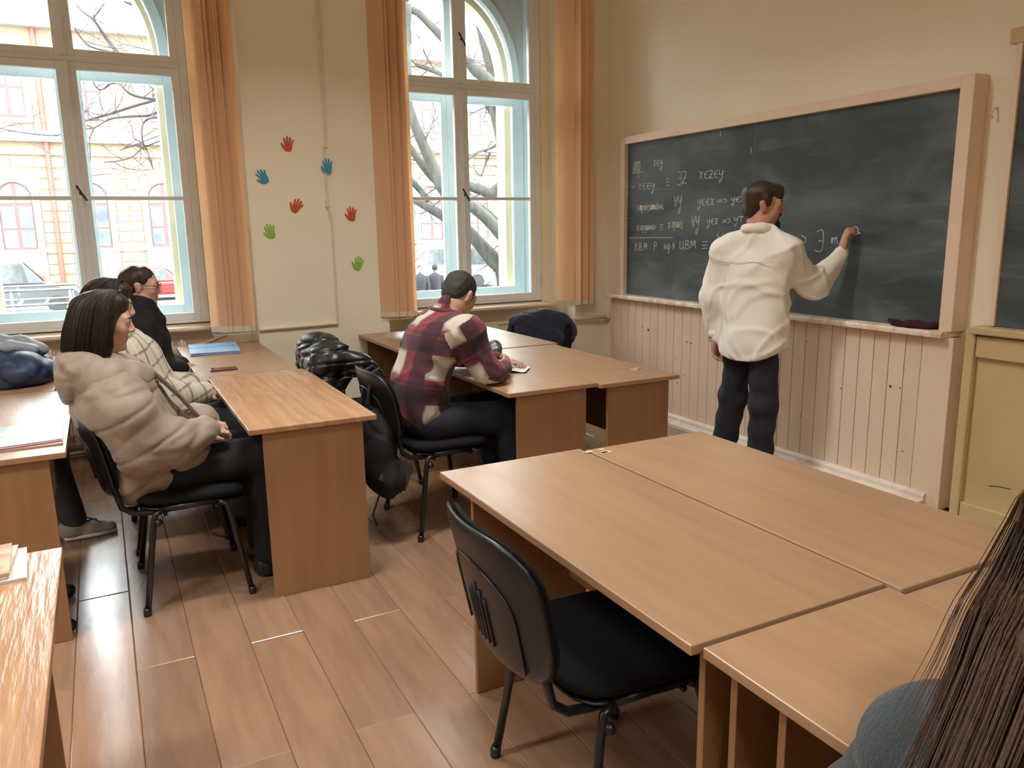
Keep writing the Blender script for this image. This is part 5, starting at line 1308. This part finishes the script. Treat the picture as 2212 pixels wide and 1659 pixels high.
# ================================================================== chalk writing
G = {'x': [[(0, .9), (.25, 1), (.45, .6), (.6, .1), (.95, .0)], [(.95, .95), (.7, .9), (.4, .4), (.05, .0)]],
 'y': [[(.05, 1), (.1, .5), (.35, .35), (.7, .6), (.85, 1)], [(.9, 1), (.75, .2), (.5, -.5), (.2, -.75), (.05, -.5), (.4, -.2)]],
 'z': [[(.05, 1), (.5, 1.05), (.9, .95), (.5, .5), (.05, .05), (.5, .1), (.95, .0)], [(.3, .5), (.8, .52)]],
 '∈': [[(.95, 1), (.45, .95), (.1, .55), (.35, .08), (.95, .0)], [(.12, .52), (.85, .55)]],
 '≡': [[(0, 1), (1, 1)], [(.05, .5), (.95, .5)], [(0, 0), (1, 0)]],
 '∃': [[(.1, 1), (.9, 1), (.9, 0), (.0, .02)], [(.35, .5), (.9, .52)]],
 '∀': [[(0, 1), (.45, 0), (.95, 1)], [(.2, .6), (.75, .6)]],
 '⇒': [[(0, .7), (.5, .72)], [(.0, .3), (.52, .32)], [(.65, 1), (1, .55), (.7, 0)]],
 'т': [[(0, 0), (.08, 1), (.3, .9), (.33, 0), (.37, .95), (.6, .9), (.63, 0), (.68, .95), (.9, .85), (.95, 0)]],
 'р': [[(.1, 1.1), (.2, -.7)], [(.18, .8), (.6, 1), (.85, .6), (.5, .1), (.2, .2)]],
 'а': [[(.85, .9), (.4, .95), (.1, .5), (.35, .05), (.8, .4), (.85, 1), (.9, 0)]],
 'н': [[(.1, 1), (.15, 0)], [(.15, .5), (.75, .55)], [(.8, 1), (.85, 0)]],
 'з': [[(.1, .9), (.5, 1), (.8, .75), (.4, .5), (.85, .25), (.5, -.3), (.1, -.1)]],
 'и': [[(.1, 1), (.2, .1), (.45, .1), (.75, 1), (.8, .1), (1, .15)]],
 'в': [[(.2, 0), (.3, 1.3), (.6, 1.2), (.3, .6), (.8, .5), (.7, .05), (.2, .0)]],
 'о': [[(.5, 1), (.12, .6), (.35, .02), (.82, .35), (.7, .9), (.5, 1)]],
 'п': [[(.1, 0), (.15, 1), (.5, .9), (.7, 1), (.8, 0)]],
 'д': [[(.8, 1), (.3, .8), (.2, .1), (.7, .2), (.85, 1), (.7, -.6), (.3, -.5)]],
 'л': [[(0, 0), (.3, .2), (.5, 1), (.85, 0)]], 'я': [[(.9, 0), (.85, 1), (.35, .9), (.3, .5), (.85, .5), (.1, 0)]],
 'm': [[(0, .1), (.12, 1), (.22, .0)], [(.2, .5), (.42, 1), (.52, 0)], [(.5, .5), (.75, 1), (.85, .1), (1, .1)]],
 'О': [[(.55, 1), (.1, .6), (.2, .05), (.7, .1), (.85, .7), (.5, 1.05)]], 'Т': [[(0, 1), (1, 1)], [(.5, 1), (.45, 0)]],
 'Л': [[(0, 0), (.45, 1), (.9, 0)]], 'В': [[(.1, 0), (.1, 1), (.6, .95), (.55, .55), (.15, .5), (.8, .4), (.7, .0), (.1, 0)]],
 'М': [[(0, 0), (.12, 1), (.48, .3), (.85, 1), (1, 0)]], 'Р': [[(.2, 0), (.2, 1), (.8, .95), (.8, .55), (.2, .5)]],
 'Ц': [[(.05, 1), (.1, .1), (.7, .1), (.7, 1)], [(.7, .1), (.95, .08), (.85, -.25)]], '-': [[(.1, .4), (.9, .42)]], '.': [[(.3, 0), (.45, .04)]], ',': [[(.4, .1), (.3, -.2)]]}
RUNS = [('Опр.', 5.341, 1.947, 5.225, 1.944, 0.076), ('x∈y', 5.083, 1.972, 4.958, 1.967, 0.042), ('x∈∈y', 5.27, 1.803, 5.049, 1.8, 0.047), ('≡', 4.919, 1.817, 4.881, 1.817, 0.051), ('∃z', 4.794, 1.821, 4.673, 1.819, 0.084), ('x∈z∈y', 4.547, 1.846, 4.289, 1.841, 0.048), ('x-транзитивна,', 5.29, 1.641, 4.936, 1.645, 0.036), ('∀y', 4.82, 1.66, 4.724, 1.661, 0.075), ('y∈∈x', 4.554, 1.659, 4.373, 1.66, 0.042), ('⇒', 4.345, 1.668, 4.239, 1.669, 0.028), ('y∈x', 4.207, 1.67, 4.084, 1.671, 0.031), ('x-ординал', 5.28, 1.484, 5.034, 1.491, 0.036), ('≡', 4.987, 1.486, 4.942, 1.488, 0.039), ('x-Транз.', 4.886, 1.5, 4.696, 1.506, 0.040), ('∀y', 4.613, 1.508, 4.522, 1.511, 0.076), ('y∈x', 4.448, 1.523, 4.324, 1.527, 0.039), ('⇒', 4.291, 1.528, 4.2, 1.531, 0.032), ('yТ', 4.173, 1.533, 4.081, 1.536, 0.037), ('Л.В.М', 5.308, 1.324, 5.141, 1.333, 0.056), ('Р', 5.058, 1.329, 5.011, 1.332, 0.061), ('нд-я', 4.931, 1.338, 4.797, 1.346, 0.042), ('ЦВМ', 4.743, 1.345, 4.555, 1.356, 0.058), ('≡', 4.495, 1.353, 4.426, 1.357, 0.046), ('∀', 4.336, 1.394, 4.261, 1.398, 0.064), ('x', 3.739, 1.394, 3.704, 1.396, 0.041), ('⇒', 3.653, 1.384, 3.521, 1.392, 0.06), ('∃', 3.468, 1.356, 3.399, 1.36, 0.114), ('m', 3.35, 1.399, 3.29, 1.402, 0.038)]
MARKS = [[(5.354, 1.937), (5.206, 1.938)], [(5.374, 1.426), (4.822, 1.429)], [(5.44, 1.829), (5.402, 1.835)], [(5.383, 1.83), (5.37, 1.833)], [(5.351, 1.829), (5.314, 1.827)], [(5.407, 1.791), (5.404, 1.78)], [(5.448, 1.581), (5.409, 1.581)], [(5.39, 1.584), (5.384, 1.584)], [(5.358, 1.58), (5.345, 1.58)], [(3.2, 1.458), (3.2, 1.487), (3.185, 1.498), (3.168, 1.487), (3.163, 1.464)], [(4.342, 2.152), (4.34, 2.118)], [(4.041, 2.017), (4.043, 1.982)]]
pm('chalk_line', (.88, .89, .88), (.66, .68, .68), .9, 60)
def stroke(mb, pts, w=.0024):
    P = [np.array(p, float) for p in pts]
    if len(P) > 2:
        Q = []
        for i in range(len(P) - 1):
            p0, p1, p2, p3 = P[max(0, i - 1)], P[i], P[i + 1], P[min(len(P) - 1, i + 2)]
            for t in (0, .25, .5, .75): Q.append(.5 * (2 * p1 + (p2 - p0) * t + (2 * p0 - 5 * p1 + 4 * p2 - p3) * t * t + (3 * p1 - p0 - 3 * p2 + p3) * t ** 3))
        P = Q + [P[-1]]
    mb.tube([(3.8847, p[0], p[1]) for p in P], w, 5, flat=1)
crg = random.Random(4)
for txt, ya, za, yb_, zb_, hh in RUNS:
    m = MB(); n = len(txt); wt = [.45 if c in '-.,' else 1 for c in txt]; tot = sum(wt); acc_ = 0
    for c, wch in zip(txt, wt):
        t0, t1 = acc_ / tot, (acc_ + wch * .86) / tot; acc_ += wch
        for pl in G[c]:
            stroke(m, [(ya + (yb_ - ya) * (t0 + (t1 - t0) * p[0]), za + (zb_ - za) * (t0 + (t1 - t0) * p[0]) + hh * p[1] + crg.uniform(-.0012, .0012)) for p in pl])
    B_(m, 'chalk_writing', 'chalk_line')
for pl in MARKS:
    m = MB(); stroke(m, pl); B_(m, 'chalk_mark', 'chalk_line')

# burgundy duster on the ledge
wv = waves(77, 8, 60)
d_ = SD(.004); dr = random.Random(2)
for k in range(9): d_.ell((3.845 + dr.uniform(-.015, .015), 2.645 + k * .028, .975 + dr.uniform(0, .010)), (.026, .034, .016 + dr.uniform(0, .008)), R3(dr.uniform(-.4, .4), 0, dr.uniform(-.6, .6)), .012)
d_.disp(lambda x, y, z: .003 * wv(x, y, z)).cut(lambda x, y, z: .9665 - z + 0 * x + 0 * y)
pm('duster', (.060, .012, .022), (.04, .008, .015), .95, 30, bump=.4, bscale=150)
soft(d_, 'duster_cloth', 'duster', None, (3.845, 2.75, .966), label='crumpled burgundy cloth lying on the blackboard ledge', cat='cloth')

# ================================================================== things on the tables
pm('folder_blue', (.22, .42, .72), (.28, .48, .76), .45, 4); pm('paper', (.82, .82, .80), None, .7); pm('phone_glass', (.02, .018, .02), None, .08); pm('phone_case', (.14, .07, .06), None, .4)
fo = empty('folder', (.63, 5.60, .746), math.radians(-4), label='pale blue plastic folder on the table by the radiator', cat='folder')
MB().box(-.155, .155, -.22, .22, 0, .006).build('back_cover', 'folder_blue', fo, bevel=.002)
MB().box(-.145, .148, -.21, .21, .006, .012).build('papers', 'paper', fo)
MB().obox((0, 0, .0155), (.31, .44, .003), R3(.004, 0, 0)).build('front_cover', 'folder_blue', fo, bevel=.001)
MB().obox((0, .10, .0190), (.31, .16, .002), R3(.01, 0, .0)).build('flap', 'folder_blue', fo, bevel=.001)
ph = empty('phone', (.575, 4.745, .746), math.radians(-1), label='dark smartphone lying on the table by the radiator', cat='phone')
MB().box(-.075, .075, -.038, .038, 0, .010).build('case', 'phone_case', ph, bevel=.004)
MB().box(-.071, .071, -.034, .034, .0095, .0106).build('screen', 'phone_glass', ph)
MB().box(-.072, -.040, -.034, -.004, -.0005, .004).build('camera_bump', 'phone_glass', ph)
def cover(name, a, b, c, sc):
    pm(name, a, b, .25, sc, detail=2, lo=.42, hi=.58, coat=.4)
cover('mag_pale', (.55, .62, .68), (.75, .76, .74), None, 7); cover('mag_pink', (.62, .28, .20), (.75, .48, .32), None, 16); cover('mag_beige', (.70, .62, .48), (.60, .45, .32), None, 20)
pm('mag_red', (.25, .03, .04), None, .4)
def mag(loc, rz, w, l, t, covm, label, group='magazines on the tables', edge='paper'):
    m = empty('magazine', loc, rz, label=label, cat='magazine', group=group)
    MB().box(-w / 2, w / 2, -l / 2, l / 2, .0008, t - .0008).build('pages', edge, m)
    MB().box(-w / 2 - .002, w / 2 + .002, -l / 2 - .002, l / 2 + .002, t - .0008, t).build('front_cover', covm, m)
    MB().box(-w / 2 - .002, w / 2 + .002, -l / 2 - .002, l / 2 + .002, 0, .0008).build('back_cover', covm, m)
    return m
mag((-.325, 3.535, .7455), math.radians(2), .25, .36, .006, 'mag_red', 'thin red backed magazine under the pale one on the left table')
mag((-.345, 3.565, .7520), math.radians(8), .25, .36, .008, 'mag_pale', 'pale glossy magazine on top of the red one on the left table')
mag((-.310, 2.135, .7455), math.radians(4), .155, .205, .006, 'paper', 'white booklet at the bottom of the stack in the left corner')
mag((-.335, 2.145, .7515), math.radians(-2), .15, .20, .010, 'mag_beige', 'beige booklet in the middle of the stack in the left corner')
mag((-.340, 2.140, .7615), math.radians(3), .15, .205, .006, 'mag_pink', 'pink patterned booklet on top of the stack in the left corner')

# notebook, pencil case
nb = empty('notebook', (1.960, 3.83, .748), math.radians(-38), label='open notebook under the hand of the plaid student', cat='notebook')
for s in (-1, 1):
    m = MB(); n = 8
    for i in range(n + 1):
        u = i / n; m.v += [(s * u * .105, -.075, .002 + .012 * math.sin(math.pi * min(1, u * 1.3)) * (1 - u * .5) + (.012 * max(0, u - .6) if s > 0 else 0)), (s * u * .105, .075, .002 + .012 * math.sin(math.pi * min(1, u * 1.3)) * (1 - u * .5) + (.02 * max(0, u - .6) if s > 0 else 0))]
    for i in range(n): m.f.append((2 * i, 2 * i + 2, 2 * i + 3, 2 * i + 1))
    m.build('page', 'paper', nb, smooth=True)
MB().box(-.108, .108, -.078, .078, 0, .0018).build('cover', 'black_plastic', nb)
pm('case_grey', (.035, .038, .042), (.05, .052, .056), .6, 20, bump=.3)
wv3 = waves(61, 6, 50)
pcs = SD(.005).chain([(2.075, 4.215, .782), (2.15, 4.40, .786), (2.19, 4.50, .784)], [.034, .040, .034], .03).disp(lambda x, y, z: .003 * wv3(x, y, z)).cut(lambda x, y, z: .7475 - z + 0 * x + 0 * y)
pc = soft(pcs, 'pencil_case', 'case_grey', None, (2.13, 4.36, .748), label='grey pencil case on the table beside the plaid student', cat='pencil case')
MB().tube([(2.073, 4.20, .812), (2.145, 4.39, .826), (2.19, 4.50, .818)], .0035, 6).build('zip', 'paper', pc, (2.13, 4.36, .748), smooth=True)
MB().tube([(2.14, 4.325, .752), (2.105, 4.335, .785), (2.125, 4.33, .823), (2.16, 4.32, .80)], .003, 6).build('seam', 'paper', pc, (2.13, 4.36, .748), smooth=True)

# chalk stains on two table tops
pm('stain', (.72, .60, .48), (.62, .45, .30), .7, 40)
srg = random.Random(6)
for tb_, cx_, cy_, n_, hgt in ((tC2, 2.585, 3.52, 7, .741), (tD2, 1.50, 2.235, 5, .748)):
    for k in range(n_):
        px, py, r_ = cx_ + srg.uniform(-.05, .05), cy_ + srg.uniform(-.03, .03), srg.uniform(.004, .014)
        poly = [(px - tb_.location.x + r_ * (1 + .4 * math.sin(3 * a + k)) * math.cos(a) * 1.5, py - tb_.location.y + r_ * (1 + .3 * math.cos(2 * a)) * math.sin(a)) for a in [2 * math.pi * i / 10 for i in range(10)]]
        MB().prism(poly, 'z', hgt, hgt + .0006).build('chalk_stain', 'stain', tb_)

# ================================================================== clothes and bags
pm('navy_nylon', (.016, .030, .075), (.022, .042, .10), .5, 8, bump=.2, bscale=20)
pm('grey_nylon', (.32, .35, .38), (.26, .29, .32), .55, 10, bump=.2, bscale=20)
pm('black_nylon', (.008, .008, .009), (.012, .012, .013), .38, 8, bump=.25, bscale=18, spec=.6)
pm('navy_fleece', (.020, .024, .045), (.030, .034, .060), .95, 25, bump=.6, bscale=90, sheen=.4)
pm('bag_black', (.008, .008, .009), None, .8, 20, bump=.3, bscale=150); pm('bag_grey', (.045, .045, .046), (.035, .035, .036), .9, 40, bump=.4, bscale=200); pm('bag_red', (.20, .02, .05), None, .7)
r1, w1 = ridges(41, 3, 13), waves(42, 6, 18)
jk = SD(.008).ell((-.50, 4.99, .80), (.25, .26, .12), None, .05).ell((-.42, 4.85, .82), (.14, .16, .10), None, .05).ell((-.62, 5.05, .88), (.16, .18, .09), None, .05)
jk.disp(lambda x, y, z: .012 * w1(x, y, z) + .013 * r1(x, y, z)).cut(lambda x, y, z: .7455 - z + 0 * x + 0 * y)
jo = soft(jk, 'jacket', 'navy_nylon', None, (-.5, 4.98, .746), label='crumpled navy jacket heaped on the table at the left edge', cat='jacket')
hd = SD(.006).chain([(-.62, 4.98, .93), (-.52, 5.00, .955), (-.42, 5.02, .945), (-.33, 4.99, .915)], [.04, .045, .045, .04], .03).chain([(-.58, 4.93, .925), (-.47, 4.93, .94), (-.36, 4.94, .92)], [.03, .034, .03], .02)
hd.disp(lambda x, y, z: .006 * w1(x, y, z) + .008 * r1(x, y, z))
soft(hd, 'lining', 'grey_nylon', jo, (-.5, 4.98, .746), label='pale grey lining')
# black puffer jacket over a chair back
r2, w2 = ridges(45, 5, 17), waves(46, 7, 30)
pj = SD(.0075).chain([(1.10, 4.40, .80), (1.10, 4.60, .835), (1.10, 4.80, .80)], [.075, .085, .075], .05)
pj.ell((1.07, 4.60, .66), (.075, .27, .22), R3(0, -.12, 0), .06).ell((1.19, 4.60, .72), (.05, .22, .14), None, .05).ell((1.13, 4.60, .86), (.075, .17, .055), None, .05)
pj.ell((1.12, 4.55, .50), (.09, .25, .16), None, .05)
pj.chain([(1.17, 4.40, .83), (1.27, 4.37, .78), (1.36, 4.38, .70)], [.055, .055, .045], .04).chain([(1.06, 4.42, .80), (1.03, 4.38, .62), (1.05, 4.36, .46)], [.06, .065, .055], .04)
pj.disp(lambda x, y, z: .010 * np.exp(-(np.sin((z + .25 * y) * 3.1416 / .075) * 4) ** 2) - .003 + .006 * w2(x, y, z) + .008 * r2(x, y, z))
soft(pj, 'jacket', 'black_nylon', None, (1.10, 4.60, .45), label='shiny black puffer jacket hung over a chair back', cat='jacket')
# navy fleece over the window chair
r3, w3 = ridges(48, 4, 14), waves(49, 6, 26)
dv = np.array((math.cos(math.radians(-126)), math.sin(math.radians(-126)))); ac = np.array((-dv[1], dv[0])); bk_ = np.array((2.88, 5.17)) - dv * .345
Mn = np.stack([np.array((ac[0], ac[1], 0)), np.array((dv[0], dv[1], 0)), np.array((0, 0, 1))], 1)
nf = SD(.0075).ell((*bk_, .70), (.285, .070, .175), Mn, .04).ell((*(bk_ + dv * .02), .80), (.250, .065, .075), Mn, .04).ell((*(bk_ + dv * .05), .66), (.20, .045, .12), Mn, .04)
nf.disp(lambda x, y, z: .005 * w3(x, y, z) + .006 * r3(x, y, z))
soft(nf, 'fleece_jacket', 'navy_fleece', None, (bk_[0], bk_[1], .55), label='navy fleece jacket covering the back of the window chair', cat='jacket')
# black backpack hanging on the plaid student's chair
r4, w4 = ridges(52, 4, 15), waves(53, 6, 26)
bp_ = SD(.0075).ell((1.135, 3.70, .47), (.085, .17, .20), R3(0, .10, 0), .04).ell((1.165, 3.66, .33), (.085, .165, .11), R3(.25, .2, 0), .05)
bp_.disp(lambda x, y, z: .006 * w4(x, y, z) + .006 * r4(x, y, z))
bpo = soft(bp_, 'backpack', 'bag_black', None, (1.14, 3.70, .22), label='black backpack hanging from the chair of the plaid student', cat='bag')
off = (1.14, 3.70, .22)
MB().obox((1.185, 3.545, .355), (.16, .012, .13), R3(-.25, .55, .10)).build('pocket', 'bag_grey', bpo, off, bevel=.01)
MB().obox((1.145, 3.542, .43), (.05, .008, .012), R3(-.2, .5, .1)).build('tag', 'bag_red', bpo, off)
for yy in (3.66, 3.76): MB().tube([(1.09, yy, .58), (1.10, yy, .74), (1.125, yy, .845), (1.16, yy, .862), (1.185, yy, .82), (1.175, yy, .70)], [.016, .017, .017, .017, .017, .014], 6, flat=.35).build('strap', 'bag_black', bpo, off, smooth=True)
MB().tube([(1.10, 3.57, .25), (1.06, 3.56, .16), (1.08, 3.56, .10)], .005, 6).build('dangling_strap', 'bag_black', bpo, off, smooth=True)

# ================================================================== feet of students sitting beyond the left edge
def feet(base, ank, shoe_m, tr_m, label):
    b = SD(.011); tr_ = SD(.010)
    for a in ank:
        b.chain([(-.95, a[1], .54), (a[0] - .08, a[1], .50), (a[0], a[1], .09)], [.07, .05, .035], .03).ell((a[0] + .06, a[1], .045), (.10, .034, .033))
        tr_.chain([(-.95, a[1], .54), (a[0] - .08, a[1], .50), (a[0], a[1], .10)], [.092, .075, .060], .04)
    b.cap((-.95, min(q[1] for q in ank), .54), .09, (-.95, max(q[1] for q in ank) + .001, .54), .09, .04)
    tr_.cap((-.95, min(q[1] for q in ank), .54), .105, (-.95, max(q[1] for q in ank) + .001, .54), .105, .04)
    o = soft(b, 'person', 'skin', None, base, label=label, cat='person')
    soft(tr_, 'trousers', tr_m, o, base)
    for a in ank:
        so = soft(shoe(None, (a[0] - .06, a[1], 0), (a[0] + .20, a[1], 0)), 'shoe', shoe_m, o, base)
        if shoe_m == 'shoe_grey':
            MB().tube([(a[0] + .05, a[1] - .02, .085), (a[0] + .10, a[1] + .015, .075), (a[0] + .06, a[1] + .02, .09), (a[0] + .12, a[1] - .015, .066)], .004, 5).build('lace', 'case_grey', so, base, smooth=True)
            MB().tube([(a[0] - .05, a[1] - .043, .012), (a[0] + .1, a[1] - .046, .012), (a[0] + .19, a[1] - .03, .012)], .010, 6).build('sole', 'white', so, base, smooth=True)
feet((-.6, 4.46, 0), [(-.25, 4.43), (-.40, 4.62)], 'shoe_grey', 'case_grey', 'student beyond the left edge showing only a pale grey sneaker')
feet((-.6, 3.5, 0), [(-.425, 3.68), (-.415, 3.325)], 'shoe_black', 'case_grey', 'student beyond the left edge showing only two black shoe tips')

solo(MB().tube([(1.935, 3.795, .835), (1.985, 3.81, .762)], .004, 8), 'pen', 'white', (1.96, 3.80, .76), label='white pen in the fist of the plaid student', cat='pen')
